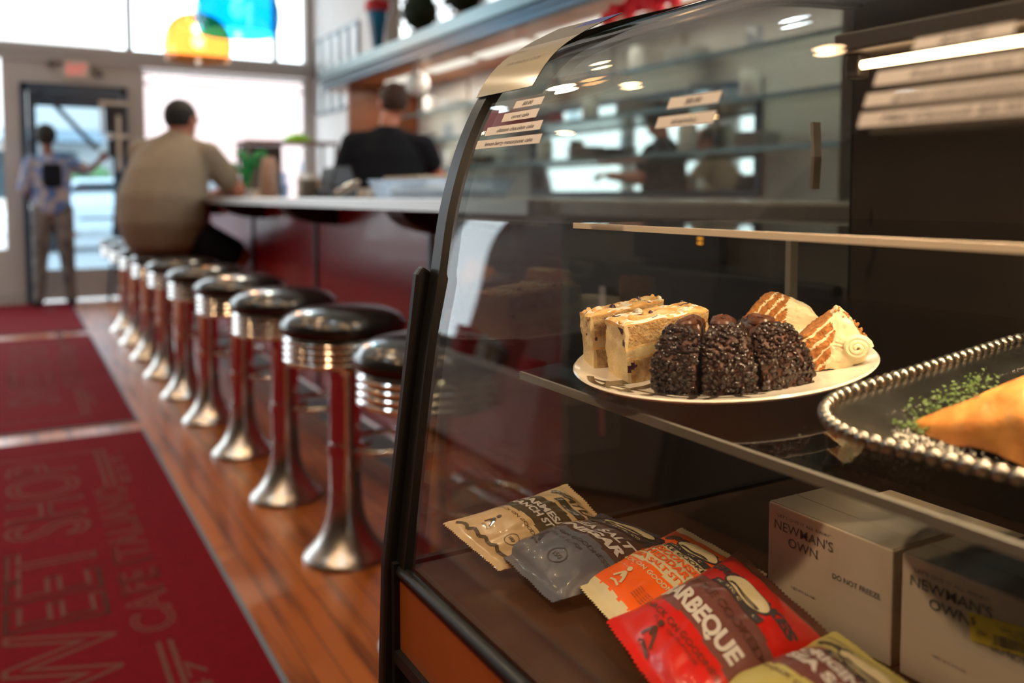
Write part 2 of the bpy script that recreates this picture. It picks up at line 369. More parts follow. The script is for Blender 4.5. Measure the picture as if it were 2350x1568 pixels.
# door (dark blue frame, tinted leaf)
d = struct('door_1', MB().box(0.098, 0.155, 9.96, 10.12, 0, 2.205).box(1.015, 1.072, 9.96, 10.12, 0, 2.205).box(0.098, 1.072, 9.96, 10.12, 2.135, 2.205), 'navy_frame', bevel=0.004)
lf = MB().box(0.16, 0.23, 10.02, 10.07, 0.02, 2.13).box(0.93, 1.01, 10.02, 10.07, 0.02, 2.13).box(0.23, 0.93, 10.02, 10.07, 1.99, 2.13)
lf = lf.build('door_leaf', 'navy_frame', d)
MB().box(0.23, 0.93, 10.02, 10.07, 0.02, 0.33).build('kick_rail', 'trim_grey', d, bevel=0.004)
MB().box(0.23, 0.93, 10.04, 10.048, 0.33, 1.99).build('door_pane', 'door_glass', d)
MB().tube([(0.60, 10.0, 0.84), (0.64, 9.95, 0.85), (0.90, 9.95, 0.85), (0.93, 10.02, 0.85)], 0.013).build('push_bar', 'navy_frame', d, smooth=True)
MB().obox((0.52, 9.99, 1.86), (0.26, 0.0, -0.30), (0, 0.012, 0), (0.018, 0, 0.016)).build('closer_arm', 'navy_frame', d)
MB().box(0.28, 0.46, 9.98, 10.02, 2.06, 2.12).build('closer_body', 'navy_frame', d, bevel=0.005)

# exit sign with its two emergency lamps
ex = thing('exit_sign', 'white exit sign with red letters on the wall above the glass door', 'sign', (0.605, 9.99, 2.28))
MB().box(0.487, 0.724, 9.945, 9.998, 2.275, 2.447).build('housing', 'exit_white', ex, bevel=0.008)
m = MB(); put_text(m, 'EXIT', plane_fn((0.607, 9.944, 2.362), (1,0,0), (0,0,1), (0,-1,0), 0.001), 0, 0, 0.175, 0.115, bold=0.0)
m.build('lettering', 'exit_red', ex)
for x, z in ((0.385, 2.40), (0.81, 2.325)):
    m = MB(); m.lathe([(0.0,-0.045),(0.030,-0.04),(0.042,0.0),(0.042,0.03),(0.0,0.034)], n=18)
    rot = Matrix.Rotation(-PI/2.6, 4, 'X'); m.v = [tuple(rot @ Vector(v) + Vector((x, 9.93, z))) for v in m.v]
    m.tube([(x, 9.95, z), (x, 9.99, z+0.03), (0.605 if x < .5 else .7, 9.985, 2.39)], 0.008)
    m.build('emergency_lamp', 'taupe', ex, smooth=True)

# ---------------------------------------------------------------- outside
struct('street', MB().box(-30, 30, 10.15, 60, -0.12, -0.02), 'asphalt')
bl = thing('building', 'pale street building across the road seen through the front windows', 'building', (4, 34, 0))
MB().box(-12, 3.2, 34, 40, -0.02, 7).build('wall', 'facade', bl)
MB().box(3.2, 14, 33.5, 40, -0.02, 5.6).build('wing', 'facade_pink', bl)
for i in range(7): MB().box(-10.5+i*1.9, -9.4+i*1.9, 33.93, 34.0, 1.0, 2.6).build('window', 'door_glass', bl)
for i in range(5): MB().box(4.0+i*1.9, 5.1+i*1.9, 33.43, 33.5, 1.0, 2.4).build('window', 'door_glass', bl)
MB().box(-4, 2.8, 32.6, 34, 2.9, 3.3).build('awning', 'awning_blue', bl)
def car(name, label, cx, cyy, paint):
    t = thing(name, label, 'car', (cx, cyy, -0.02))
    prof = [(-2.1,.35),(-2.15,.75),(-1.5,.9),(-0.8,1.42),(0.7,1.45),(1.3,.98),(2.05,.85),(2.15,.4)]
    vs = [(cx+x, cyy-.85+(.12 if z>1 else 0), z) for x, z in prof] + [(cx+x, cyy+.85-(.12 if z>1 else 0), z) for x, z in prof]
    n = len(prof); m = MB().add(vs, [tuple(range(n)), tuple(range(2*n-1, n-1, -1))] + [(i, i+n, (i+1)%n+n, (i+1)%n) for i in range(n)])
    m.build('body', paint, t, bevel=0.05)
    m = MB().add([(cx+x, cyy-.80, z) for x, z in ((-1.25,.95),(-.75,1.34),(.62,1.37),(1.1,.98))], [(0,1,2,3)]); m.build('side_window', 'chalkboard', t)
    for x in (-1.35, 1.35):
        m = MB(); m.lathe([(0,-.1),(.33,-.1),(.33,.1),(0,.1)], n=20); r = Matrix.Rotation(PI/2,4,'X')
        m.v = [tuple(r @ Vector(v) + Vector((cx+x, cyy-.8, .31))) for v in m.v]; m.build('wheel', 'tyre', t)
    return t
car('parked_car', 'pale parked car on the street seen through the door glass beside the standing person', 1.9, 20, 'car_paint')
tr = thing('street_tree', 'green street tree behind the parked car, seen through the door', 'tree', (1.5, 27, -0.02))
m = MB(); random.seed(3)
for i in range(22): m.ball((1.5+random.gauss(0,.35), 27+random.gauss(0,.3), 1.35+random.gauss(0,.25)), random.uniform(.2,.35), 8)
m.build('crown', 'tree_green', tr, smooth=True); MB().tube([(1.5,27,-.02),(1.5,27,1.3)], .07).build('trunk', 'brown_wood', tr)

# ---------------------------------------------------------------- floor mats with lettering
def floor_mat(label, y0, y1, full):
    t = thing('floor_mat', label, 'floor mat', (-0.2, (y0+y1)/2, 0), 'red lettered floor mats in the aisle')
    MB().box(-0.95, 0.485, y0, y1, 0.0005, 0.008).build('pile', 'mat_red', t)
    b = 0.014
    MB().box(-0.95-b, -0.95, y0-b, y1+b, 0.0005, 0.006).box(0.485, 0.485+b, y0-b, y1+b, 0.0005, 0.006).box(-0.95, 0.485, y0-b, y0, 0.0005, 0.006).box(-0.95, 0.485, y1, y1+b, 0.0005, 0.006).build('rubber_border', 'mat_edge', t)
    o = y1 - 4.27
    # text runs away from the viewer (+Y), tops of the letters to the left (-X)
    fn = lambda x, y, z=0: Vector((-y, x, 0.0084 + abs(z)*0.02))
    m = MB()
    if full:
        put_text(m, 'SWEET SHOP', fn, 2.90+o, -0.060, 2.06, 0.245, outline=0.018, maxlen=1)
        put_text(m, 'CAFE ITALIANO', fn, 2.87+o, -0.275, 1.24, 0.105, outline=0.020, maxlen=1)
        put_text(m, 'EST.', fn, 3.74+o, -0.338, 0.44, 0.045, bold=0.0)
        put_text(m, '1947', fn, 1.90+o, -0.330, 0.34, 0.045, bold=0.0)
    z = 0.0084
    def strip(x0, x1, a, b): m.add([(x0,a+o,z),(x1,a+o,z),(x1,b+o,z),(x0,b+o,z)], [(0,1,2,3)])
    strip(-0.85, 0.31, 4.005, 4.018); strip(-0.85, 0.31, 1.50, 1.513)
    for x in (0.266, 0.293): strip(x, x+0.012, 3.50, 4.01); strip(x, x+0.012, 1.50, 2.19)
    strip(-0.75, -0.735, 1.5, 4.0)
    m.build('lettering', 'mat_letter', t)
floor_mat('red floor mat with outlined lettering nearest the camera', 1.15, 4.27, True)
floor_mat('red floor mat with outlined lettering, middle one of the aisle', 4.49, 7.45, True)
floor_mat('red floor mat under the person standing at the door', 7.72, 9.85, False)

# ================================================================ COUNTER
ct = thing('lunch_counter', 'long red fronted lunch counter with ribbed metal edge behind the stools', 'counter', (1.4, 4.7, 0))
m = MB().box(1.30, 1.75, 1.66, 8.0, 0.12, 1.037); m.build('front_panel', 'red_panel', ct)
for y in (2.85, 4.21, 5.52, 6.9): MB().box(1.288, 1.30, y-0.014, y+0.014, 0.145, 1.035).build('panel_seam', 'grey_kick', ct)
MB().box(1.27, 1.75, 1.66, 8.0, 0.0, 0.13).build('kick_board', 'grey_kick', ct)
MB().box(1.262, 1.285, 1.66, 8.0, 0.13, 0.145).build('kick_trim', 'chrome', ct)
MB().box(1.01, 1.78, 1.655, 8.05, 1.037, 1.072).build('worktop', 'counter_top', ct, bevel=0.004)
m = MB()
for k in range(4): m.box(0.985, 1.01, 1.655, 8.05, 1.0375+k*0.009, 1.0435+k*0.009)
m.box(0.99, 1.01, 1.655, 8.05, 1.037, 1.072)
m.build('ribbed_edge', 'counter_edge', ct, bevel=0.002)
for y in (2.62, 3.95, 5.28, 6.6):
    poly = [(1.30, 1.037), (1.06, 1.037)] + [(1.30-0.24*math.cos(a), 1.037-0.090*math.sin(a)) for a in [PI/2*i/8 for i in range(9)]][1:]
    MB().prism_y(poly, y-0.07, y+0.07).build('bracket', 'dark_brown', ct)

# ---------------------------------------------------------------- stools
def make_stool():
    t = thing('bar_stool', 'x', 'bar stool', (0, 0, 0), 'chrome counter stools in a row')
    m = MB(); m.lathe([(0.0,0.755),(0.08,0.754),(0.13,0.746),(0.165,0.732),(0.183,0.715),(0.188,0.700),(0.184,0.688),(0.172,0.680),(0.0,0.678)], n=48)
    m.build('seat_cushion', 'black_vinyl', t, smooth=True)
    pr = [(0.0,0.679),(0.176,0.679),(0.178,0.672)]
    for k in range(4): z = 0.668-k*0.0185; pr += [(0.174,z),(0.1775,z-0.004),(0.1775,z-0.012),(0.172,z-0.0165)]
    pr += [(0.160,0.592),(0.0,0.590)]
    m = MB(); m.lathe(pr, n=48); m.build('ribbed_band', 'chrome', t, smooth=True)
    m = MB(); m.lathe([(0.0,0.592),(0.07,0.592),(0.052,0.57),(0.047,0.54),(0.047,0.17),(0.0,0.17)], n=32); m.build('pole', 'chrome', t, smooth=True)
    m = MB(); m.lathe([(0.0475,0.21),(0.049,0.17),(0.053,0.14),(0.061,0.110),(0.074,0.080),(0.093,0.050),(0.112,0.029),(0.125,0.017),(0.130,0.009),(0.130,0.001),(0.0,0.001)], n=40)
    m.build('flared_base', 'chrome_brushed', t, smooth=True)
    # foot ring on two arms, towards the counter
    pts = [(0.135+0.125*math.cos(a), 0.125*math.sin(a), 0.33) for a in [PI*2*i/28 for i in range(28)]]
    m = MB().tube(pts, 0.0095, 10, closed=True); m.tube([(0.04,0,0.33),(0.08,0,0.33)], 0.009); m.lathe([(0.046,0.31),(0.053,0.312),(0.053,0.348),(0.046,0.35)], n=24)
    m.build('foot_ring', 'chrome', t, smooth=True)
    return t
spots = [(0.85,1.87),(0.841,2.471),(0.825,3.073),(0.815,3.70),(0.797,4.322),(0.785,4.931),(0.775,5.56),(0.772,6.22),(0.770,6.90),(0.772,7.60)]
sl = ['nearest black topped chrome stool, partly hidden by the display case', 'black topped chrome stool, second from the display case', 'black topped chrome stool, third from the display case',
 'black topped chrome stool, fourth from the display case', 'black topped chrome stool, fifth from the display case', 'black topped chrome stool just this side of the seated man',
 'chrome stool the man in the khaki shirt sits on', 'black topped chrome stool just beyond the seated man', 'black topped chrome stool, second to last towards the door', 'farthest black topped chrome stool, closest to the door']
st0 = make_stool()
for i, (x, y) in enumerate(spots):
    s_ = st0 if i == 0 else copy_tree(st0)
    s_.location = (x, y, 0); s_['label'] = sl[i]

# ================================================================ BACK BAR, SOFFIT
so = thing('soffit', 'blue grey ribbed metal soffit running above the back bar', 'soffit', (2.7, 4.6, 2.0))
m = MB(); m.box(2.40, 2.44, 1.70, 7.55, 2.0, 2.18)
m.box(2.385, 2.40, 1.70, 7.55, 2.005, 2.03).box(2.385, 2.40, 1.70, 7.55, 2.045, 2.062)
m.build('metal_fascia', 'steel_blue', so, bevel=0.003)
MB().box(2.375, 2.40, 1.70, 7.55, 2.085, 2.18).build('upper_band', 'steel_teal', so, bevel=0.006)
MB().box(2.44, 3.078, 1.70, 7.55, 2.0, 2.18).build('wood_underside', 'orange_wood', so)
for k, (a, b) in enumerate([(6.0,6.7),(5.22,5.92),(4.44,5.14),(3.66,4.36),(2.88,3.58),(2.10,2.80)]):
    f = MB().box(2.64, 2.74, a+.04, b-.02, 1.985, 1.9995).build('light_panel', 'panel_glow', so)
area('back_bar_light', (2.70, 4.4, 1.97), (0, 0, 0), 0.2, 4.6, 24, (1.0, 0.88, 0.72))
bb = thing('back_counter', 'steel topped back counter along the right wall behind the worker', 'counter', (2.8, 4.5, 0))
MB().box(2.50, 3.07, 1.75, 6.95, 0, 0.88).build('cabinet', 'white_gloss', bb); MB().box(2.47, 3.075, 1.75, 6.95, 0.88, 0.92).build('steel_top', 'chrome_brushed', bb, bevel=0.004)
MB().box(2.45, 3.07, 7.0, 7.05, 0, 1.998).build('end_panel', 'panel_wood', bb)
# glass shelves with dishes
def jar(name, label, cat, x, y, z, r, h, mat, group=None):
    m = MB(); m.lathe([(0,0),(r*.9,0),(r,h*.1),(r,h*.8),(r*.85,h*.92),(r*.9,h),(0,h)], (x,y,z), 16)
    return tag(m.build(name, mat, smooth=True), label, cat, group)
random.seed(11)
bm_ = thing('back_bar_mirror', 'long mirror on the right wall behind the back bar shelves', 'mirror', (3.07, 4.1, 1.1))
MB().box(3.06,3.0785,3.0,5.1,1.08,1.64).build('frame', 'steel_blue', bm_); MB().box(3.052,3.061,3.03,5.07,1.11,1.61).build('mirror_glass', 'chrome_clear', bm_)
for k, z in enumerate((1.28, 1.50, 1.72)):
    s_ = thing('glass_shelf', ('lowest', 'middle', 'top')[k] + ' glass shelf on the right wall behind the worker', 'shelf', (2.95, 4.5, z), 'glass shelves of the back bar')
    MB().box(2.80, 3.07, 2.3, 6.9, z, z+0.01).build('pane', 'shelf_glass', s_)
    MB().box(2.785, 2.80, 2.3, 6.9, z-0.006, z+0.014).build('edge_rail', 'steel_teal', s_)
    for j in range(9):
        y = 2.9+j*0.45+random.uniform(-.06,.06); zz = z+0.0101
        if k == 1 and 4.9 < y < 5.6: continue
        kind = (j+k) % 3
        if kind == 0:
            m = MB()
            for q in range(6): m.lathe([(0,.0),(.06,.0),(.11,.012),(.112,.016),(0,.010)], (2.93,y,zz+q*0.012), 20)
            tag(m.build('plate_stack', 'white_gloss', smooth=True), 'stack of white plates on a back bar glass shelf', 'plates', 'dishes on the back bar shelves')
        elif kind == 1: jar('white_jar', 'white lidded jar on a back bar glass shelf', 'jar', 2.93, y, zz, .05, .15, 'white_gloss', 'jars on the back bar shelves')
        else: jar('glass_tumbler', 'clear tumbler on a back bar glass shelf', 'glass', 2.93, y, zz, .04, .12, 'clear_plastic', 'tumblers on the back bar shelves')
tag(MB().box(2.82,3.03,5.02,5.42,1.5101,1.655).build('red_box', 'red_box', bevel=0.008), 'bright red box on the middle glass shelf behind the worker', 'box')
# menu strips under the soffit
for k in range(5):
    tag(MB().box(3.05, 3.078, 3.55+k*0.62, 4.08+k*0.62, 1.79, 1.97).build('menu_board', 'paper', bevel=0.003), 'pale menu board under the soffit on the right wall', 'menu board', 'menu boards under the soffit')
fl = thing('red_flowers', 'bunch of bright red flowers at the edge of the soffit above the case', 'flowers', (2.46, 3.13, 1.93))
m = MB(); random.seed(6)
for i in range(46): m.ball((2.46+random.gauss(0,.015), 3.13+random.gauss(0,.13), 1.935+random.gauss(0,.020)), random.uniform(.018,.032), 8)
m.build('blossoms', 'flower_red', fl, smooth=True); MB().tube([(2.46,2.98,1.94),(2.46,3.05,1.985),(2.46,3.2,1.985),(2.46,3.28,1.94)], .008, 8).build('stem', 'leaf_green', fl)
# white globe lamp behind the worker's head
gl = thing('globe_lamp', 'white globe lamp under the soffit above the worker', 'lamp', (2.42, 5.75, 1.80))
MB().ball((2.52,5.75,1.87), .085, 20).build('globe', 'white_gloss', gl, smooth=True); MB().tube([(2.52,5.75,1.95),(2.52,5.75,2.0)], .02).build('stem', 'chrome', gl)
# on top of the soffit
cn = thing('cone_ornament', 'tall blue cone ornament with a red rim standing on the soffit', 'ornament', (2.56, 6.62, 2.18))
MB().lathe([(0.025,0),(0.03,0.01),(0.085,0.36),(0.0,0.36)], (2.56,6.62,2.18), 20).build('cone', 'cone_blue', cn, smooth=True)
MB().lathe([(0.095,0.36),(0.105,0.375),(0.105,0.43),(0.095,0.44),(0,0.44)], (2.56,6.62,2.18), 20).build('rim', 'red_box', cn, smooth=True)
MB().box(2.50,2.62,6.56,6.68,2.62,2.9).build('top_block', 'vase_tan', cn)
for i, y in enumerate((5.93, 5.22, 4.5, 3.85)):
    p = thing('potted_shrub', ['round clipped dark green shrub on the soffit next to the blue cone', 'second round dark shrub on the soffit from the blue cone', 'third dark shrub on the soffit', 'nearest dark shrub on the soffit'][i], 'plant', (2.62,y,2.18), 'round shrubs on the soffit')
    m = MB(); random.seed(i)
    m.ball((2.62,y,2.42), .13, 16)
    for k in range(420):
        v = Vector((random.gauss(0,1), random.gauss(0,1), random.gauss(0,1))).normalized(); c = Vector((2.62,y,2.42)) + v*random.uniform(.12,.17)
        a = v.orthogonal().normalized()*.016; b_ = v.cross(a).normalized()*.016
        m.add([c-a, c+b_, c+a, c-b_+v*.01], [(0,1,2,3)])
    m.build('foliage', 'plant_dark', p); MB().lathe([(0.06,0),(0.075,0.10),(0.0,0.10)], (2.62,y,2.18), 16).build('pot', 'vase_tan', p, smooth=True)
m = MB().box(3.03,3.078,3.4,7.3,2.35,3.2)
mr = thing('wall_mirror', 'large pale mirror on the right wall above the soffit', 'mirror', (3.07, 5.3, 2.35))
m.build('frame', 'white_gloss', mr, bevel=0.01); MB().box(3.02,3.031,3.45,7.25,2.40,3.15).build('mirror_glass', 'chrome', mr)
# framed pictures on the right wall near the window
for r_ in range(2):
    for c_ in range(5):
        y = 9.86 - c_*0.285; z0, z1 = ((2.42,2.84), (2.0,2.37))[r_]
        if r_ == 1 and c_ == 4: continue
        f = thing('picture_frame', 'narrow dark framed picture on the white wall, %s row, %s' % (('upper','lower')[r_], ('closest to the front window','second from the front window','third from the front window','fourth from the front window','farthest from the front window')[c_]), 'picture', (3.07,y,z0), 'framed pictures by the front window')
        MB().box(3.05,3.079,y-.25,y-.22,z0,z1).box(3.05,3.079,y-.03,y,z0,z1).box(3.05,3.079,y-.22,y-.03,z1-.03,z1).box(3.05,3.079,y-.22,y-.03,z0,z0+.03).build('frame', 'steel_blue', f)
        MB().box(3.06,3.075,y-.22,y-.03,z0+.03,z1-.03).build('print', 'white_gloss', f)
# ---------------------------------------------------------------- pendants
def pendant(label, x, y, zb, mat, bulb=True):
    t = thing('pendant_lamp', label, 'lamp', (x,y,zb), 'coloured dome pendants over the counter')
    pr = [(0.236,0.0),(0.250,0.05),(0.259,0.11),(0.256,0.17),(0.238,0.235),(0.200,0.295),(0.145,0.34),(0.08,0.362),(0.03,0.368)]
    inner = [(r-0.005, z-0.003 if i else z) for i, (r, z) in enumerate(pr)][::-1]
    MB().lathe(pr+inner, (x,y,zb), 48, close=True).build('shade', mat, t, smooth=True)
    MB().tube([(x,y,zb+0.36),(x,y,ZC)], 0.004, 8).build('cord', 'black_metal', t); MB().lathe([(0,.30),(.028,.30),(.028,.39),(0,.39)], (x,y,zb), 16).build('socket', 'chrome', t, smooth=True)
    MB().ball((x,y,zb+0.25), .042, 16).build('bulb', 'bulb_glow', t, smooth=True)
    l = bpy.data.lights.new('pendant_light', 'POINT'); l.energy = 12; l.color = (1,.85,.6); l.shadow_soft_size = .05
    o = bpy.data.objects.new('pendant_light', l); COL.objects.link(o); o.location = (x, y, zb+0.1)
pendant('yellow translucent dome pendant over the counter, nearest the front door', 1.30, 7.24, 2.14, 'yellow_lamp')
pendant('blue translucent dome pendant hanging over the counter', 1.27, 5.70, 2.10, 'blue_lamp')
pendant('orange translucent dome pendant hanging high over the aisle mats', .02, 2.90, 2.55, 'yellow_lamp')
# warm ceiling downlights
k = 0
for x in (-2.3, -0.9, 0.5, 1.55):
    for y in (-0.6, 0.6, 1.9, 3.4, 5.2, 7.2):
        if x > 1 and y > 3: continue
        warm = (k % 4) != 3; k += 1
        t = thing('ceiling_downlight', 'round recessed downlight in the ceiling', 'ceiling light', (x,y,ZC), 'ceiling downlights')
        MB().lathe([(.105,-.006),(.13,-.006),(.13,.0),(.105,.0)], (x,y,ZC-.001), 24, close=True).build('ring', 'white_gloss', t)
        MB().lathe([(0,-.004),(.104,-.004),(.104,-.001),(0,-.001)], (x,y,ZC-.001), 24).build('lens', 'spot_glow' if warm else 'spot_cool', t)
        l = bpy.data.lights.new('downlight_beam', 'SPOT'); l.energy = 22; l.spot_size = 1.9; l.spot_blend = .6; l.color = (1,.66,.36) if warm else (.8,.95,1); l.shadow_soft_size = .05
        o = bpy.data.objects.new('downlight_beam', l); COL.objects.link(o); o.location = (x,y,ZC-.02)

tl = thing('case_fill_spot', 'black spotlight hanging over the aisle and aimed at the display case', 'spotlight', (-.75,.55,2.62))  # out-of-view fixture added so its beam fills the case from the front
dv = Vector((.55,.48,.80)) - Vector((-.75,.55,2.62)); q_ = dv.to_track_quat('Z','Y').to_matrix()
m = MB().lathe([(0,-.10),(.045,-.09),(.05,.0),(.05,.06),(.044,.06),(.04,.0),(0,-.005)], n=24); m.v = [tuple(q_ @ Vector(v) + Vector((-.75,.55,2.62))) for v in m.v]; m.build('can', 'black_metal', tl, smooth=True)
m = MB().lathe([(0,.0),(.038,.0),(.038,.004),(0,.004)], n=24); m.v = [tuple(q_ @ Vector(v) + Vector((-.75,.55,2.62))) for v in m.v]; m.build('lens', 'spot_glow', tl)
MB().tube([(-.75,.55,2.68),(-.75,.55,ZC)], .006, 8).build('stem', 'black_metal', tl)
l = bpy.data.lights.new('case_fill_beam', 'SPOT'); l.energy = 75; l.spot_size = .62; l.spot_blend = .5; l.color = (1,.72,.46); l.shadow_soft_size = .04
o = bpy.data.objects.new('case_fill_beam', l); COL.objects.link(o); o.location = Vector((-.75,.55,2.62)) + dv.normalized()*.07; o.rotation_euler = (-dv).to_track_quat('Z','Y').to_euler()

# ================================================================ DISPLAY CASE
YE = 0.747
PROF = [(.309,.731),(.330,.905),(.3455,1.002),(.357,1.070),(.378,1.135),(.408,1.187),(.446,1.216),(.52,1.247),(.60,1.272),(.70,1.297),(.80,1.312),(.92,1.32)]
def catmull(P, n=20):
    out = []; Q = [P[0]]+P+[P[-1]]
    for i in range(1, len(Q)-2):
        a, b, c, d = Q[i-1:i+3]
        for k in range(n):
            t = k/n; out.append(tuple(.5*(2*b[j]+(c[j]-a[j])*t+(2*a[j]-5*b[j]+4*c[j]-d[j])*t*t+(3*b[j]-a[j]-3*c[j]+d[j])*t**3) for j in (0, 1)))
    out.append(P[-1]); return out
CV = catmull(PROF); SL = [0]
for i in range(1, len(CV)): SL.append(SL[-1] + math.dist(CV[i], CV[i-1]))
def gpt(Y, s, off=0.0):
    """point on the curved front glass: Y along the case, s the way up the curve, off outwards"""
    i = 0
    while i < len(CV)-2 and SL[i+1] < s: i += 1
    k = (s-SL[i])/(SL[i+1]-SL[i]); x = CV[i][0]+(CV[i+1][0]-CV[i][0])*k; z = CV[i][1]+(CV[i+1][1]-CV[i][1])*k
    i0 = max(i-6, 0); i1 = min(i+7, len(CV)-1)
    tx, tz = CV[i1][0]-CV[i0][0], CV[i1][1]-CV[i0][1]; L_ = math.hypot(tx, tz)
    return Vector((x - tz/L_*off, Y, z + tx/L_*off))
Y0 = -0.85
case = thing('display_case', 'curved glass pastry display case with black frame and wooden base', 'display case', (0.62, -0.05, 0))
def offset_curve(off): return [(gpt(0, s, off).x, gpt(0, s, off).z) for s in SL]
oc, ic = offset_curve(0), offset_curve(-0.005)
m = MB(); n = len(oc)
vs = [(x, Y0, z) for x, z in oc] + [(x, YE-.004, z) for x, z in oc] + [(x, Y0, z) for x, z in ic] + [(x, YE-.004, z) for x, z in ic]
fs = []
for i in range(n-1): fs += [(i, i+1, n+i+1, n+i), (2*n+i, 3*n+i, 3*n+i+1, 2*n+i+1), (n+i, n+i+1, 3*n+i+1, 3*n+i), (i, 2*n+i, 2*n+i+1, i+1)]
fs += [(0, n, 3*n, 2*n), (n-1, 3*n-1, 4*n-1, 2*n-1)]
m.add(vs, fs); m.build('front_glass', 'case_glass', case, smooth=True)
m = MB().prism_y([(x, z) for x, z in ic] + [(.92, .735)], YE-.004, YE); m.build('end_glass', 'end_glass', case)
# black frame following the curve at the far end
m = MB(); fo, fi = offset_curve(0.004), offset_curve(-0.007)
vs = [(x, YE-.012, z) for x, z in fo]+[(x, YE+.007, z) for x, z in fo]+[(x, YE+.007, z) for x, z in fi]+[(x, YE-.012, z) for x, z in fi]
fs = []
for i in range(n-1):
    for a in range(4): b_ = (a+1) % 4; fs.append((a*n+i, b_*n+i, b_*n+i+1, a*n+i+1))
fs += [(0, n, 2*n, 3*n), (n-1, 2*n-1, 3*n-1, 4*n-1)]
m.add(vs, fs); m.build('curved_frame', 'black_metal', case)
m = MB().add([(.270,YE+.007,0),(.305,YE+.007,0),(.309,YE+.007,.731),(.345,YE+.007,1.008),(.335,YE+.007,1.014),(.329,YE+.007,1.006),(.294,YE+.007,.731),
              (.270,YE+.020,0),(.305,YE+.020,0),(.309,YE+.020,.731),(.345,YE+.020,1.008),(.335,YE+.020,1.014),(.329,YE+.020,1.006),(.294,YE+.020,.731)],
             [(0,1,2,3,4,5,6),(13,12,11,10,9,8,7)]+[(i, i+7, (i+1)%7+7, (i+1)%7) for i in range(7)])
m.build('end_post', 'black_satin', case, bevel=0.003)
MB().box(.30,.93,YE,YE+.008,0,.735).build('end_panel', 'black_satin', case)
MB().tube([(.308,Y0,.727),(.308,YE,.727)], .0065, 10).build('sill_trim', 'black_metal', case, smooth=True)
MB().box(.306,.32,Y0,YE,.652,.722).build('wood_panel', 'panel_wood', case)
MB().box(.300,.325,Y0,YE,.64,.652).box(.31,.93,Y0,YE,.02,.64).build('cabinet_base', 'black_satin', case)
MB().box(.315,.92,Y0,YE-.005,.722,.733).build('deck', 'case_deck', case)
MB().box(.92,.94,Y0,YE,.64,1.325).build('back_panel', 'case_interior', case)
MB().box(.31,.94,Y0-.012,Y0,.64,1.25).build('near_end_panel', 'black_satin', case)
MB().box(.855,.93,Y0,YE,1.318,1.335).build('top_rail', 'black_metal', case)
# tilted pastry shelf
TH = math.radians(6); CT, ST_ = math.cos(TH), math.sin(TH)
def SH(p, y, r=0.0): return Vector((.43 + p*CT - r*ST_, y, .907 + p*ST_ + r*CT))
def shelf_box(p0, p1, y0, y1, r0, r1):
    return MB().add([SH(p,y,r) for r in (r0,r1) for p,y in ((p0,y0),(p1,y0),(p1,y1),(p0,y1))], [(0,3,2,1),(4,5,6,7),(0,1,5,4),(1,2,6,5),(2,3,7,6),(3,0,4,7)])
s1 = shelf_box(0.002, .46, Y0+.02, YE-.012, -.007, 0).build('lower_shelf', 'smoked_glass', case)
shelf_box(-0.001, .002, Y0+.02, YE-.012, -.0072, .0002).build('shelf_edge', 'taupe', case)
MB().box(.483,.86,Y0+.02,YE-.03,1.0485,1.0535).build('upper_shelf', 'shelf_glass', case)
MB().box(.480,.4835,Y0+.02,YE-.03,1.0483,1.0537).build('upper_shelf_edge', 'edge_cream', case)
# shelf standards and brackets
for x, y in ((.80,.730),(.80,.10)):
    st = MB().box(x-.006,x+.006,y-.004,y+.004,.955,1.045).build('shelf_standard', 'taupe', case)
MB().add([(.80,.702,1.165),(.812,.702,1.165),(.806,.694,1.125),(.794,.694,1.125),(.815,.704,1.088),(.803,.704,1.088),
          (.80,.706,1.165),(.812,.706,1.165),(.806,.698,1.125),(.794,.698,1.125),(.815,.708,1.088),(.803,.708,1.088)],
         [(0,1,2,3),(3,2,4,5),(6,9,8,7),(9,11,10,8),(0,6,7,1),(1,7,8,2),(2,8,10,4),(5,4,10,11),(3,5,11,9),(0,3,9,6)]).build('shelf_bracket', 'taupe', case)
# light fitting inside
lt = MB().box(.535,.575,-.8,.452,1.186,1.20).box(.548,.562,.44,.452,1.168,1.186).build('light_fitting', 'dark_wall', case, bevel=.002)
MB().tube([(.55,-.78,1.177),(.55,.438,1.177)], .0036, 12).build('light_tube', 'tube_glow', case, smooth=True)
area('case_tube_light', (.553, .02, 1.166), (0, math.radians(4), 0), .02, .84, 6.5, (1.0, .68, .42))
# strips of lettering stuck to the glass
def strip(name, label, txt, y0, y1, s0, s1, tw, th, cx=.5, grp=None, inside=False):
    ym, sm = (y0+y1)/2, (s0+s1)/2; off = .0004
    fn = lambda x, y, z=0: gpt(ym - x, sm + y, off + .0003 + abs(z)*.1)
    m = MB()
    N_ = 4
    for j in range(N_):
        a, b_ = s0+(s1-s0)*j/N_, s0+(s1-s0)*(j+1)/N_
        m.add([gpt(y0,a,off), gpt(y1,a,off), gpt(y1,b_,off), gpt(y0,b_,off)], [(0,1,2,3)])
    t = m.build(name, 'paper'); tag(t, label, 'label', grp)
    k = MB(); put_text(k, txt, fn, (cx-.5)*(y0-y1), 0, (y0-y1)*tw, (s1-s0)*th, shear=.35, maxlen=2); k.build('lettering', 'ink', t)
G = 'lettered strips on the case glass'
strip('label_strip', 'small paper strip reading $8.00 above the carrot cake strip', '$8.00', .6765, .629, .4355, .4432, .36, .50, .48, G)
strip('label_strip', 'paper strip reading carrot cake on the display case glass', 'carrot cake', .688, .628, .4228, .4315, .50, .46, .52, G)
strip('label_strip', 'paper strip reading ultimate chocolate cake on the display case glass', 'ultimate chocolate cake', .710, .6135, .4105, .4190, .66, .46, .55, G)
strip('label_strip', 'paper strip reading lemon berry mascarpone cake, lowest of the left four', 'lemon berry mascarpone cake', .720, .6065, .3978, .4062, .74, .46, .52, G)
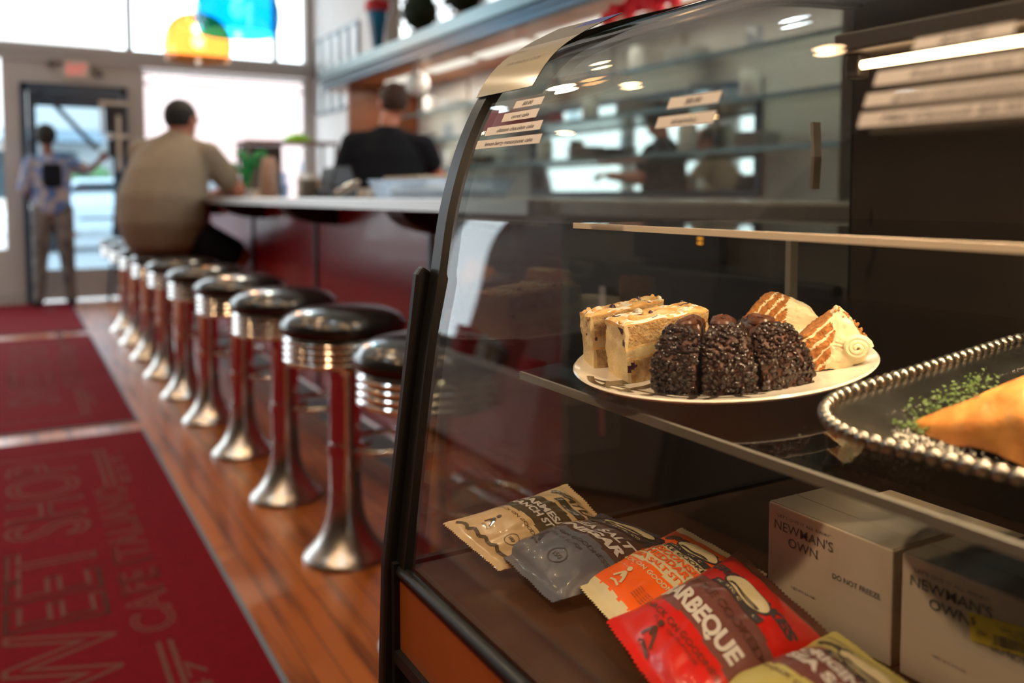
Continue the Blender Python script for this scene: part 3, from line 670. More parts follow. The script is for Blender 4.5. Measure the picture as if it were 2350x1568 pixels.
strip('label_strip', 'paper strip reading $8.00 above the tiramisu strip', '$8.00', .455, .4062, .4135, .4217, .32, .52, .5, G)
strip('label_strip', 'paper strip reading tiramisu on the display case glass', 'tiramisu', .4605, .405, .3997, .4080, .44, .48, .5, G)
strip('label_strip', 'blurred paper strip with a price, topmost at the upper right', '$5.00', .278, .228, .4285, .4352, .45, .55, .5, G)
strip('label_strip', 'blurred paper strip reading fresh mint, second from top at the upper right', 'fresh mint ice tea', .294, .190, .4110, .4190, .62, .46, .5, G)
strip('label_strip', 'blurred paper strip reading green colored, third from top at the upper right', 'green colored pistachio', .296, .190, .3995, .4068, .70, .46, .5, G)
strip('label_strip', 'blurred paper strip reading Mini Cannoli, lowest at the upper right', 'Mini Cannoli $5.50', .2964, .190, .3885, .3963, .66, .50, .45, G)
# little card standing on the bend of the glass
cd = thing('table_card', 'glossy beige card bent over the top of the curved case glass', 'card', tuple(gpt(.70, .52, .004)))
def cardf(u, v, off=.004): return gpt(.754 - .105*u, .452 + .118*v, off + .002 + .010*(1-math.sin(v*PI))*0 + .008*v*(1-.3*u))
m = MB(); m.grid(lambda u, v: cardf(u, v), 8, 16, mfn=lambda u, v: 2 if v > .80 and u > .5 else (1 if v > .55 else 0)); m.grid(lambda u, v: cardf(u, v, .0034), 8, 16, mi=3, flip=True)
m.build('card_sheet', ['card_beige', 'card_gray', 'card_blue', 'black_satin'], cd, smooth=True, merge=False)
m = MB(); put_text(m, 'ASK ABOUT OUR', lambda x, y, z=0: cardf(.5+x/.095, .30+y/.15, .0046), 0, 0, .055, .005); m.build('lettering', 'card_gray', cd)

# ---------------------------------------------------------------- plate of cake slices
PC = (.118, .578); PR = .131
pl = thing('cake_plate', 'round white plate holding the cake slices on the glass shelf', 'plate', tuple(SH(PC[0], PC[1], 0)))
def pz(r): return .0072 if r < .082 else .0072 + .0098*((r-.082)/.049)**1.3
m = MB(); pr = [(0,.0072),(.04,.0072),(.082,.0072)] + [(r, pz(r)) for r in (.09,.10,.11,.12,.127)] + [(.1305,.0172),(.132,.0160),(.1305,.0140),(.12,.0108),(.10,.0060),(.085,.0030),(.078,.0004),(.072,.0004),(.070,.0028),(0,.0028)]
m.lathe(pr, (0,0,0), 72); m.v = [tuple(SH(PC[0]+v[0], PC[1]+v[1], v[2])) for v in m.v]
m.build('dish', 'ceramic', pl, smooth=True)
m = MB()   # dark brush pattern printed on the left of the rim
def plp(a, r): return SH(PC[0]+r*math.cos(a), PC[1]+r*math.sin(a), pz(r)+.0005)
def pstroke(a0, r0, a1, r1, w):
    vs = []; N_ = 12
    for i in range(N_+1):
        t = i/N_; a = a0+(a1-a0)*t; r = r0+(r1-r0)*t + .003*math.sin(t*5)
        ww = w*1.5*(1-.4*t); vs += [plp(a - ww/r*.5, r), plp(a + ww/r*.5, r)]
    m.add(vs, [(2*i, 2*i+1, 2*i+3, 2*i+2) for i in range(N_)])
D = math.radians
for a0, r0, a1, r1, w_ in ((D(178),.07,D(186),.126,.006),(D(192),.06,D(199),.126,.005),(D(205),.065,D(196),.124,.006),(D(212),.06,D(216),.125,.006),(D(226),.07,D(221),.127,.005),(D(232),.07,D(238),.118,.004),
                           (D(172),.10,D(160),.126,.008),(D(165),.09,D(176),.127,.009)): pstroke(a0, r0, a1, r1, w_)
def ring(a0, a1, r, w):
    N_ = 20; vs = []
    for i in range(N_+1): a = a0+(a1-a0)*i/N_; rr = r+.004*math.sin(a*9); vs += [plp(a, rr-w/2), plp(a, rr+w/2)]
    m.add(vs, [(2*i, 2*i+1, 2*i+3, 2*i+2) for i in range(N_)])
ring(D(165), D(236), .106, .0042); ring(D(190), D(248), .092, .0040); ring(D(158), D(190), .120, .0060)
m.build('printed_pattern', 'plate_ink', pl)

def nz(p, f, a, seed=0.0): return noise.noise_vector(Vector(p)*f + Vector((seed, seed*1.7, -seed)))*a
def block(name, label, cat, c, e1, e2, h, matfn, mats, group, n=26, rough=.0012, seed=1., taper=1.0, roundtop=.003, grp=None, r0=.0074, lean=(0,0)):
    """crumbly cake block on the plate; c, e1, e2 in shelf coordinates"""
    c, e1, e2 = Vector(c), Vector(e1), Vector(e2)
    def P(u, v, w):
        q = c + e1*u + e2*v + Vector(lean)*w
        if taper != 1.0:  # narrows towards v = 1
            k = 1-(1-taper)*v; q = c + e1*(.5+(u-.5)*k) + e2*v
        z = r0 + h*w
        e = min(u*e1.length, (1-u)*e1.length, v*e2.length, (1-v)*e2.length)
        if w > .9 and e < roundtop: z -= (roundtop-e)*.6*(w-.9)*10
        b_ = Vector((q.x, q.y, z)); amt = rough*min(1, w*8)
        d_ = nz(b_, 90, amt*1.6, seed) + nz(b_, 400, amt*.7, seed)
        b_ = b_ + d_; b_.z = max(b_.z, r0*.99); return SH(b_.x, b_.y, b_.z)
    m = MB()
    m.grid(lambda a, b_: P(a, b_, 1), n, n, mfn=lambda a, b_: matfn('top', a, b_))
    m.grid(lambda a, b_: P(a, b_, 0), 4, 4, mi=0)
    m.grid(lambda a, b_: P(0, a, b_), n, n, mfn=lambda a, b_: matfn('u0', a, b_)); m.grid(lambda a, b_: P(1, a, b_), n, n, mfn=lambda a, b_: matfn('u1', a, b_))
    m.grid(lambda a, b_: P(a, 0, b_), n, n, mfn=lambda a, b_: matfn('v0', a, b_)); m.grid(lambda a, b_: P(a, 1, b_), n, n, mfn=lambda a, b_: matfn('v1', a, b_))
    t = thing(name, label, cat, tuple(P(.5, .5, 0)), group)
    return t, m, P
# lemon berry mascarpone slices: mats 0 cream 1 sponge 2 crust 3 sugar 4 berry
def masc_mat(sd):
    def f(side, a, b_):
        nn = noise.noise(Vector((a*3.1+sd, b_*3.1, sd)))
        if side == 'top':
            bb_ = noise.noise(Vector((a*5.5+sd*3, b_*7.5, 3.3)))
            if bb_ > .46: return 4
            return 3 if nn + .5*noise.noise(Vector((a*16, b_*16, sd))) > .24 else (0 if nn < -.38 else 2)
        if side in ('u0', 'u1'):
            if b_ > .965: return 2
            if noise.noise(Vector((a*6+sd, b_*5, 8.1))) > .50: return 4
            if .41 < b_ < .58 + .02*nn: return 0
            if abs(b_-.59) < .022 or abs(b_-.40) < .015: return 2
            if a < .03: return 0
            return 1
        if b_ > .93: return 2
        if noise.noise(Vector((a*4+sd, b_*5, 5.7))) > .52 and b_ > .6: return 4
        return 0
    return f
MM = ['mascarpone', 'sponge', 'crust', 'sugar', 'berry']
gm = 'slices of lemon berry mascarpone cake'
for lab, c, e1, e2, h, sd in (('front slice of berry mascarpone cake dusted with sugar, at the left of the plate', (.028,.5955), (.010,.043), (.092,-.004), .053, 2.3),
                              ('second slice of berry mascarpone cake, at the far left behind the front one', (.0290,.6475), (.0065,.026), (.092,.006), .0550, 5.1)):
    # e1 = short cut end, e2 = long side; u0 side is towards the camera's right
    t, m, P = block('cake_slice', lab, 'cake slice', c, e1, e2, h, masc_mat(sd), MM, gm, rough=.0011, seed=sd)
    m.build('cake', MM, t, smooth=True)
    k = MB(); random.seed(int(sd))
    for _ in range(13):   # berries and crumbs standing proud
        u, v = random.random(), random.random(); k.ball(tuple(P(u, v, 1.0)), random.uniform(.0016,.0036), 8, mi=random.choice((0,1,1,2)))
    k.build('berry_topping', ['berry', 'crust', 'sugar'], t, smooth=True)
# lumps built on a front outline seen across the case, with real depth behind it
RT, DP = Vector((.656, -.755, 0)), Vector((.755, .656, 0))
def lump(name, label, cat, O, sc, poly, depth, matfn, mats, group=None, rough=.001, seed=1., nr=16, nb=96, bulge=.004):
    pts = [Vector((x*sc, -y*sc)) for x, y in poly]; tot = [0]
    for i in range(len(pts)): tot.append(tot[-1] + (pts[(i+1) % len(pts)]-pts[i]).length)
    def bd(t):
        d_ = (t % 1)*tot[-1]; i = 0
        while tot[i+1] < d_ and i < len(pts)-1: i += 1
        return pts[i].lerp(pts[(i+1) % len(pts)], (d_-tot[i])/(tot[i+1]-tot[i]+1e-9))
    C_ = sum(pts, Vector((0,0)))/len(pts)
    def W_(q, d_, k=1):
        b_ = Vector((O[0], O[1], .0076)) + RT*q.x + DP*d_ + Vector((0,0,q.y))
        b_ += nz(b_, 110, rough*1.5*k, seed) + nz(b_, 420, rough*.8*k, seed); b_.z = max(b_.z, .0074); return SH(b_.x, b_.y, b_.z)
    m = MB()
    m.grid(lambda t, r: W_(C_.lerp(bd(t), r), -bulge*(1-r*r)), nb, nr, mfn=lambda t, r: matfn(C_.lerp(bd(t), r), 0))
    m.grid(lambda t, d_: W_(C_.lerp(bd(t), 1-.25*d_*d_), depth*d_), nb, 12, mfn=lambda t, d_: matfn(bd(t), d_))
    m.grid(lambda t, r: W_(C_.lerp(bd(t), .75*(1-r)), depth), nb, 4, mfn=lambda t, r: matfn(C_.lerp(bd(t), .8), 1))
    th_ = thing(name, label, cat, tuple(SH(O[0], O[1], .0074)), group)
    m.build('cake', mats, th_, smooth=True); return th_, W_
CM = ['carrot_sponge', 'frosting', 'nut_crumb']
def carrot_mat(dirx, diry, off, fr, wl, sd):
    def f(q, d_):
        a = (q.x*dirx + q.y*diry)/.0371   # across the layers, in plate pixels/1000
        nn = noise.noise(Vector((q.x*90+sd, q.y*90, d_*3)))
        if fr(q.x, q.y) + nn*.0035 > 0: return 1
        st = ((q.x*dirx + q.y*diry) + nn*.0010 - off) % wl
        return 1 if st < .0019 else 0
    return f
sc = .742/2000
fr1 = lambda x, y: (x - (.0065 + .28*y))*1.0 - max(0, (y-.030))*.1 if y < .034 else x-.0165
lump('cake_slice', 'front slice of carrot cake with cream frosting, at the right of the plate', 'cake slice', (.159,.507), sc,
     [(-55,0),(0,0),(60,-6),(100,-20),(112,-38),(108,-60),(96,-90),(84,-112),(66,-132),(52,-141),(38,-128),(0,-100),(-40,-72),(-60,-50)], .055,
     carrot_mat(-.66,.75,0, fr1, .0080, 4.), CM, 'slices of carrot cake', rough=.0011, seed=4.)
lump('cake_slice', 'rear slice of carrot cake leaning at the back of the plate', 'cake slice', (.2325,.6154), .869/2000,
     [(-90,2),(30,2),(70,-16),(84,-44),(66,-66),(34,-82),(12,-92),(-20,-102),(-36,-94),(-62,-66),(-92,-28)], .040,
     carrot_mat(-.66,.75,.002, lambda x, y: x - .006 - max(0, y-.020)*.2, .0080, 9.), CM, 'slices of carrot cake', rough=.0013, seed=9.)
k = MB(); random.seed(5)
tt = [o for o in bpy.data.objects if o.get('label', '').startswith('front slice of carrot')][0]
# piped swirl and nut crumbs on the outside of the front carrot slice
pts = []
for i in range(40):
    a = i*.42; r = .010*(1-i/44); q = Vector((.159,.507,.0074)) + RT*(.0335 + r*math.cos(a)) - DP*(.0040 + .0035*i/40) + Vector((0,0,.022 + r*.9*math.sin(a)))
    pts.append(SH(*q))
k.tube(pts, [.0030*(1-.4*i/40) for i in range(40)], 8); k.build('frosting_swirl', 'frosting', tt, smooth=True)
k = MB()
for i in range(70):
    u = random.random(); q = Vector((.159,.507,.0074)) + RT*(.0195+.022*u+random.gauss(0,.0012)) + DP*random.uniform(0,.012) + Vector((0,0,.0520-.027*u**1.4+random.gauss(0,.0012)))
    k.ball(tuple(SH(*q)), random.uniform(.0007,.0015), 6)
k.build('nut_crumbs', 'nut_crumb', tt)
lump('cake_slice', 'pale mascarpone slice peeping out behind the front berry slice', 'cake slice', (.121,.640), .86/2000,
     [(-50,0),(46,0),(44,-22),(34,-48),(14,-66),(-12,-76),(-50,-70)], .030, lambda q, d_: 0 if q.x < .012 or q.y > .012 else (3 if q.y > .008 else 4), MM, gm, seed=7.)
# chocolate cake slices
ch = [((.0285,.5610),(.0455,.5275),'left'), ((.0500,.5245),(.0820,.4995),'middle'), ((.0870,.4980),(.1300,.4855),'right')]
for i, (a, b_, nm) in enumerate(ch):
    a, b_ = Vector(a), Vector(b_); e1 = b_-a; inn = Vector((-e1.y, e1.x)).normalized()
    if inn.y < 0: inn = -inn
    h = (.0520, .0515, .0490)[i]; ln = .060
    def P(u, v, w, a=a, e1=e1, inn=inn, h=h, ln=ln, i=i):
        k_ = 1-.72*v; q = a + e1*(.5+(u-.5)*k_) + inn*ln*v
        hh = h*(1 - .16*max(0, 1-v/.26)**2); ww = w
        q = q + inn*(.010*max(0, w-.45)**2*3.3*max(0, 1-v*2.2)) - inn*.003*math.sin(PI*min(1, w*1.2))*max(0, 1-3*v)
        z = .0074 + hh*ww - .0110*abs(2*u-1)**5*w**2*(1 if v < .6 else .4)
        b3 = Vector((q.x, q.y, z)); b3 += nz(b3, 130, .0013, i+1.) + nz(b3, 480, .0008, i+1.); b3.z = max(b3.z, .0074); return SH(b3.x, b3.y, b3.z)
    m = MB()
    m.grid(lambda x, y: P(x, y, 1), 20, 30, mfn=lambda x, y: 1 if y > .24 else 0)
    m.grid(lambda x, y: P(x, y, 0), 3, 3)
    m.grid(lambda x, y: P(x, 0, y), 24, 26); m.grid(lambda x, y: P(x, 1, y), 6, 6); m.grid(lambda x, y: P(0, x, y), 24, 20); m.grid(lambda x, y: P(1, x, y), 24, 20)
    t = thing('cake_slice', 'chocolate cake slice coated in chips, %s of the three on the plate' % nm, 'cake slice', tuple(P(.5,.4,0)), 'chocolate chip coated slices')
    m.build('cake', ['choco_cake', 'ganache'], t, smooth=True)
    k = MB(); random.seed(20+i)
    for q in range(300):
        if q < 215: u, v, w_ = random.random(), 0, random.random()**.8; n_ = (P(u,0,min(w_,.99)) - P(u,.1,min(w_,.99))).normalized()
        else: u, v, w_ = random.random(), random.random()*.24, 1; n_ = Vector((-.3, -.2, .93)).normalized()
        p_ = P(u, v, w_); ro = (n_ + Vector((random.gauss(0,.45), random.gauss(0,.45), random.gauss(0,.45)))).to_track_quat('Z', 'Y').to_matrix()
        r_ = random.uniform(.0019, .0031); k.ball(tuple(p_ + n_*random.uniform(0,.0011)), (r_, r_, r_*.55), 8, rot=ro)
    tag(k.build('chocolate_chips', 'choco_chip', t, smooth=True), kind='stuff')
    # glossy ganache rosette on top
    k = MB(); pts = [P(.5+.36*math.cos(q*.35)*(1-q/60), .60+.26*math.sin(q*.35)*(1-q/60), 1) + Vector((0,0,.0005+.001*q/40)) for q in range(40)]
    k.tube(pts, [.0034*(1-.3*q/40) for q in range(40)], 8); k.build('ganache_swirl', 'ganache', t, smooth=True)

# ---------------------------------------------------------------- beaded tray with turnovers
TR0 = (.013, .4210)
def TL(x, y, r=0.0): return SH(TR0[0] + x + .10*y, TR0[1] - y, r)   # x up the shelf, y towards the viewer
tray = thing('beaded_tray', 'pewter serving tray with a beaded rim on the glass shelf', 'tray', tuple(TL(.17,.2,0)))
LX, LY, CR = .36, .40, .085
def rr_path(off, n=14, step=None):
    x0, y0, x1, y1 = off, off, LX-off, LY-off; r = max(CR-off, .004); P_ = []
    for cx_, cy_, a0 in ((x1-r,y1-r,0),(x0+r,y1-r,PI/2),(x0+r,y0+r,PI),(x1-r,y0+r,3*PI/2)):
        for i in range(n+1): a = a0+PI/2*i/n; P_.append((cx_+r*math.cos(a), cy_+r*math.sin(a)))
    return P_
rings = [(0.0,.020),(.004,.0195),(.030,.013),(.044,.0055),(.060,.0045)]
m = MB(); nn = len(rr_path(0)); vs = []
for off, z in rings: vs += [TL(x, y, z) for x, y in rr_path(off)]
vs.append(TL(LX/2, LY/2, .0045)); fs = []
for k_ in range(len(rings)-1):
    for i in range(nn): j = (i+1) % nn; fs.append((k_*nn+i, k_*nn+j, (k_+1)*nn+j, (k_+1)*nn+i))
b0 = (len(rings)-1)*nn; fs += [(b0+i, b0+(i+1) % nn, len(vs)-1) for i in range(nn)]
lo = len(vs); vs += [v - Vector((0,0,.0025)) for v in vs]; fs += [tuple(i+lo for i in f[::-1]) for f in fs] + [(i, (i+1) % nn, (i+1) % nn+lo, i+lo) for i in range(nn)]
MB().add(vs, fs).build('dish', 'pewter', tray, smooth=True)
P_ = rr_path(.001, 40); m = MB(); acc = 0; last = P_[0]; step = .0092
pts = []; 
for i in range(1, len(P_)+1):
    q = P_[i % len(P_)]; seg = math.dist(last, q); t_ = 0
    while acc + seg - t_ >= step:
        t_ += step-acc; acc = 0; pts.append((last[0]+(q[0]-last[0])*t_/seg, last[1]+(q[1]-last[1])*t_/seg))
    acc += seg - t_; last = q
for x, y in pts: m.ball(tuple(TL(x, y, .0215)), .0052, 12)
m.build('beaded_rim', 'pewter', tray, smooth=True)
def turnover(label, A, B, wid, hgt, seed):
    A, B = Vector(A), Vector(B); ax = (B-A); L_ = ax.length; ax.normalize(); sd = Vector((-ax.y, ax.x))
    def P(s, a):
        t = s; k = (min(1, (t*2.6))**.75)*(min(1, (1-t)*3.0))**.6 + .02
        an = a*2*PI; c_, s_ = math.cos(an), math.sin(an)
        rr = wid*k*(1 if s_ > 0 else .9); x = rr*c_*abs(c_)**-.15 if abs(c_) > 1e-3 else 0
        z = hgt*k*max(-.12, abs(s_)**.8*(1 if s_ > 0 else -1)) * (1-.10*c_); z += .0055*k*math.exp(-((c_+.15)/.18)**2)*(s_ > 0)
        q = A + ax*L_*t + sd*x; b_ = Vector((q.x, q.y, .0075+max(0, z))); b_ += nz(b_, 42, .0050*k, seed) + nz(b_, 110, .0022*k, seed); b_.z = max(b_.z, .0065); return SH(b_.x, b_.y, b_.z)
    m = MB().grid(lambda a, s: P(s, a), 40, 46)
    t = thing('turnover', label, 'pastry', tuple(P(.5, 0)), 'golden turnovers on the tray'); m.build('crust', 'pastry', t, smooth=True)
    k = MB(); random.seed(int(seed))
    for q in range(7):
        p_ = P(random.uniform(.2,.9), random.uniform(.05,.30)); k.ball(tuple(p_), (.0035,.0025,.0009), 10)
    k.build('scorch_marks', 'pastry_dark', t, smooth=True)
    return P
turnover('golden turnover in front on the beaded tray, with browned spots', (.0930,.3700), (.150,.165), .034, .037, 3.)
turnover('golden turnover behind the front one on the beaded tray', (.158,.372), (.245,.20), .032, .036, 8.)
m = MB(); random.seed(9)
for i in range(420):
    t_ = random.random(); base = Vector((.105,.374)).lerp(Vector((.205,.385)), t_) + Vector((random.gauss(0,.005), random.gauss(0,.006)))
    if i > 340: base = Vector((.087,.368)) + Vector((random.gauss(0,.002), random.gauss(-.006,.007)))
    p_ = SH(base.x, base.y, .008+random.uniform(0,.012)*(1 if i < 340 else .5)); a = Vector((random.gauss(0,1),random.gauss(0,1),random.gauss(0,1))).normalized()*.0018; b_ = a.orthogonal().normalized()*.0010
    m.add([p_-a, p_+b_, p_+a, p_-b_], [(0,1,2,3)])
tag(m.build('parsley_flakes', 'herb'), 'chopped green herb flakes scattered round the turnovers', 'herbs', kind='stuff')
m = MB(); random.seed(12)
for i in range(700):
    p_ = SH(random.gauss(.070,.018), random.gauss(.350,.022), .0068); m.ball(tuple(p_), random.uniform(.0004,.0009), 4)
for i in range(250):
    p_ = SH(random.uniform(.07,.30), random.uniform(.385,.40), .012); m.ball(tuple(p_), random.uniform(.0002,.0004), 4)
tag(m.build('sugar_crumbs', 'sugar'), 'pale crumbs and sugar sprinkled on the tray in front of the turnovers', 'crumbs', kind='stuff')

# ---------------------------------------------------------------- cartons below the shelf
def carton(label, y0, y1, x0, z1, sticker=False):
    t = thing('carton', label, 'box', (x0+.05, (y0+y1)/2, .733), 'white cartons in the bottom of the case')
    MB().box(x0, x0+.085, y1, y0, .7335, z1).build('box', 'carton', t, bevel=.0012)
    m = MB(); m.box(x0+.001, x0+.084, y1+.001, y0-.001, z1, z1+.0006); m.box(x0+.03, x0+.032, y1+.001, y0-.001, z1+.0006, z1+.0010); m.build('top_flap', 'carton_top', t)
    w_ = y0-y1; fn = plane_fn((x0, y0, z1), (0,-1,0), (0,0,1), (-1,0,0), .0005)
    m = MB()
    put_text(m, '“LET\'S GIVE IT ALL AWAY”', fn, w_*.31, -.0085, w_*.48, .0026)
    put_text(m, 'NEWMAN\'S', fn, w_*.31, -.0165, w_*.50, .0080, bold=.004); put_text(m, 'OWN', fn, w_*.31, -.0275, w_*.25, .0078, bold=.004)
    put_text(m, 'DO NOT FREEZE', fn, w_*.74, -.0385, w_*.36, .0044, bold=.004)
    put_text(m, 'NET WT 2.5 OZ', fn, w_*.32, -.064, w_*.2, .0020)
    m.build('lettering', 'print_grey', t)
    if sticker:
        a = D(9); ex_, ey_ = (0,-math.cos(a),math.sin(a)), (0,math.sin(a),math.cos(a)); o = Vector((x0, y0-.083, z1-.0265))
        f2 = plane_fn(o, ex_, ey_, (-1,0,0), .0010)
        MB().add([f2(-.031,-.0095),f2(.031,-.0095),f2(.031,.0095),f2(-.031,.0095)], [(0,1,2,3)]).build('price_sticker', 'sticker_yellow', t)
        m = MB(); f3 = plane_fn(o, ex_, ey_, (-1,0,0), .0014); random.seed(2); x = -.014
        while x < .026:
            w2 = random.choice((.0004,.0008,.0012)); m.add([f3(x,-.0075),f3(x+w2,-.0075),f3(x+w2,-.0005),f3(x,-.0005)], [(0,1,2,3)]); x += w2+random.choice((.0005,.0009))
        put_text(m, '5', f3, -.0275, .0045, .0032, .0046, bold=.02); put_text(m, '076', f3, -.0225, -.002, .006, .0030); put_text(m, '1-1', f3, .020, .0072, .005, .0022)
        put_text(m, '0076 1234 9900', f3, .004, .0042, .026, .0018); put_text(m, '1105 0002', f3, .004, .0015, .016, .0018)
        m.build('sticker_print', 'print_grey', t)
carton('white carton with grey lettering, farther of the two behind the red bag', .5215, .4010, .550, .8215)
carton('white carton with a yellow barcode sticker, behind the olive bag', .3935, .2730, .550, .8230, True)
tag(MB().box(.637,.72,.40,.53,.7335,.800).build('carton', 'carton', bevel=.001), 'third white carton standing behind the two lettered cartons', 'box', 'white cartons in the bottom of the case')

# ---------------------------------------------------------------- bags of chips
def chip_bag(label, BL, BR, TR_, TLc, T, mats, zones, texts, seed, tilt=0.0, lift=0.0):
    """mats: list; zones(u, v) -> material; u 0 far..1 near, v 0 bottom (towards the glass)..1 top"""
    BL, BR, TR_, TLc = map(Vector, (BL, BR, TR_, TLc))
    N_ = ((BR-BL).cross(TLc-BL)).normalized()
    if N_.z < 0: N_ = -N_
    def h(u, v):
        e = max(0., 1-abs(2*u-1)**2.6); f = max(0., math.sin(PI*min(1,max(0,(v-.055)/.89))))**.55
        return (e**.62 if u > .5 else e**.95)*f
    def P(u, v, side=1, lf=0.0):
        b_ = BL*(1-u)*(1-v) + BR*u*(1-v) + TR_*u*v + TLc*(1-u)*v
        hh = T*h(u, v); wr = noise.noise(Vector((u*3.2+seed, v*3.4, seed*2)))*.16 + noise.noise(Vector((u*7+seed, v*4, seed)))*.07
        ed = max(0, 1-min(v, 1-v)/.22)
        wr += ed*math.sin(u*26+seed)*.12 + .30*ed*noise.noise(Vector((u*9, v*6, seed))) + .05*noise.noise(Vector((u*15, v*11, seed)))
        z = hh*(1+wr) if side > 0 else -hh*.35
        pull = .035*h(u, v)*(0 if side < 0 else 1)
        b_ = b_ + (BR-BL)*((.5-u)*.05*math.sin(PI*v))
        if v > .945 or v < .055: z += .0007*math.sin((v if v < .5 else 1-v)*900)*side
        b_ += N_*(z + lf) ; b_ += Vector((0,0,.002*noise.noise(Vector((u*5, v*5, seed)))))
        return b_
    n1, n2 = 44, 70
    m = MB(); m.grid(lambda u, v: P(u, v, 1), n1, n2, mfn=lambda u, v: zones(u, v)); m.grid(lambda u, v: P(u, v, -1, -.0003), n1, n2, mfn=lambda u, v: len(mats)-1, flip=True)
    # zigzag cut ends
    for v0, dv in ((0, -.012), (1, .012)):
        for i in range(30):
            a, b_ = i/30, (i+1)/30; p, q = P(a, v0), P(b_, v0); r = P((a+b_)/2, v0) + (TLc-BL)*dv; mm = zones((a+b_)/2, abs(v0-.01))
            m.add([p, q, r], [(0,1,2)], mm)
    t = thing('chip_bag', label, 'snack bag', tuple((BL+TR_)/2 - Vector((0,0,.01))), 'bags of chips on the case floor')
    m.build('pouch', mats, t, smooth='full')
    wd, hg = (BR-BL).length, (TLc-BL).length
    for nm, mat, items in texts:
        k = MB()
        fn = lambda x, y, z=0: P(x, y, 1, .0006 + abs(z)*.002)
        for it in items:
            if it[0] == 'T': put_text(k, it[1], fn, it[2], it[3], it[4], it[5], bold=it[6] if len(it) > 6 else 0, outline=it[7] if len(it) > 7 else 0, maxlen=.25, shear=it[8] if len(it) > 8 else 0)
            elif it[0] == 'R':
                _, a, b_, c, d_, lf = it; k.grid(lambda u, v: P(a+(b_-a)*u, c+(d_-c)*v, 1, lf), 12, 6)
            elif it[0] == 'O':
                _, cx, cy_, rx, ry, r0, lf = it
                k.grid(lambda u, v: P(cx+rx*(r0+(1-r0)*v)*math.cos(2*PI*u), cy_+ry*(r0+(1-r0)*v)*math.sin(2*PI*u), 1, lf), 36, 4)
            elif it[0] == 'L':
                pts = it[1]; ww = it[2]; lf = it[3]
                for (x0, y0), (x1, y1) in zip(pts, pts[1:]):
                    dx, dy = x1-x0, (y1-y0)*hg/wd; l_ = math.hypot(dx, dy)+1e-9; nx, ny = -dy/l_*ww, dx/l_*ww*wd/hg
                    k.add([P(x0-nx,y0-ny,1,lf), P(x1-nx,y1-ny,1,lf), P(x1+nx,y1+ny,1,lf), P(x0+nx,y0+ny,1,lf)], [(0,1,2,3)])
        k.build(nm, mat, t)
    return t
def logo(c_dark, c_light, s=0.0):
    fx = .52
    L_ = [('logo_shadow', c_dark, [('O', fx, .770, .245, .078, 0, .0005), ('R', .26, .78, .655, .712, .0006)]),
            ('logo_oval', 'bag_cream', [('O', fx, .770, .225, .068, 0, .0009), ('T', 'POTATO CHIP CO', .52, .684, .44, .022, .012)]),
            ('logo_lines', c_dark, [('L', [(.36+.008*q+.32*j/6, .722+.008*q+.004*math.sin(j*1.3+q)) for j in range(7)], .0035, .0013) for q in range(3)]),
            ('logo_script', c_dark, [('T', 'GREAT LAKES', .51, .806, .90, .062, .055, 0, .2)])]
    sh = lambda it: it[:3]+(it[3]+s,)+it[4:] if it[0] == 'T' else it[:2]+(it[2]+s,)+it[3:] if it[0] in 'TO' else (('R', it[1], it[2], it[3]+s, it[4]+s, it[5]) if it[0] == 'R' else ('L', [(x, y+s) for x, y in it[1]], it[2], it[3]))
    return [(a, b_, [sh(i) for i in c]) for a, b_, c in L_]
def person_mark(x, y, s=1.0):
    return [('L', [(x-.05*s, y-.04*s), (x-.02*s, y), (x, y+.02*s), (x+.03*s, y-.005*s), (x+.06*s, y-.05*s)], .011*s, .0008), ('L', [(x, y+.02*s), (x+.01*s, y-.02*s)], .014*s, .0008), ('O', x, y+.045*s, .022*s, .016*s, 0, .0008), ('L', [(x-.04*s, y-.065*s), (x, y-.055*s), (x+.07*s, y-.07*s)], .008*s, .0008)]
def std_zone(band, top, bot, lo=.34, hi=.62, back=None, foil=None, scallop=None):
    def f(u, v):
        if v > .945 and foil is not None: return foil
        bl_ = lo + .03*math.sin(PI*u); bh = hi + .02*math.sin(PI*u)
        if bl_ < v < bh: return band
        if v >= bh: return top
        if scallop is not None and v < .10 + .02*abs(math.sin(u*PI*7)): return scallop
        return bot
    return f
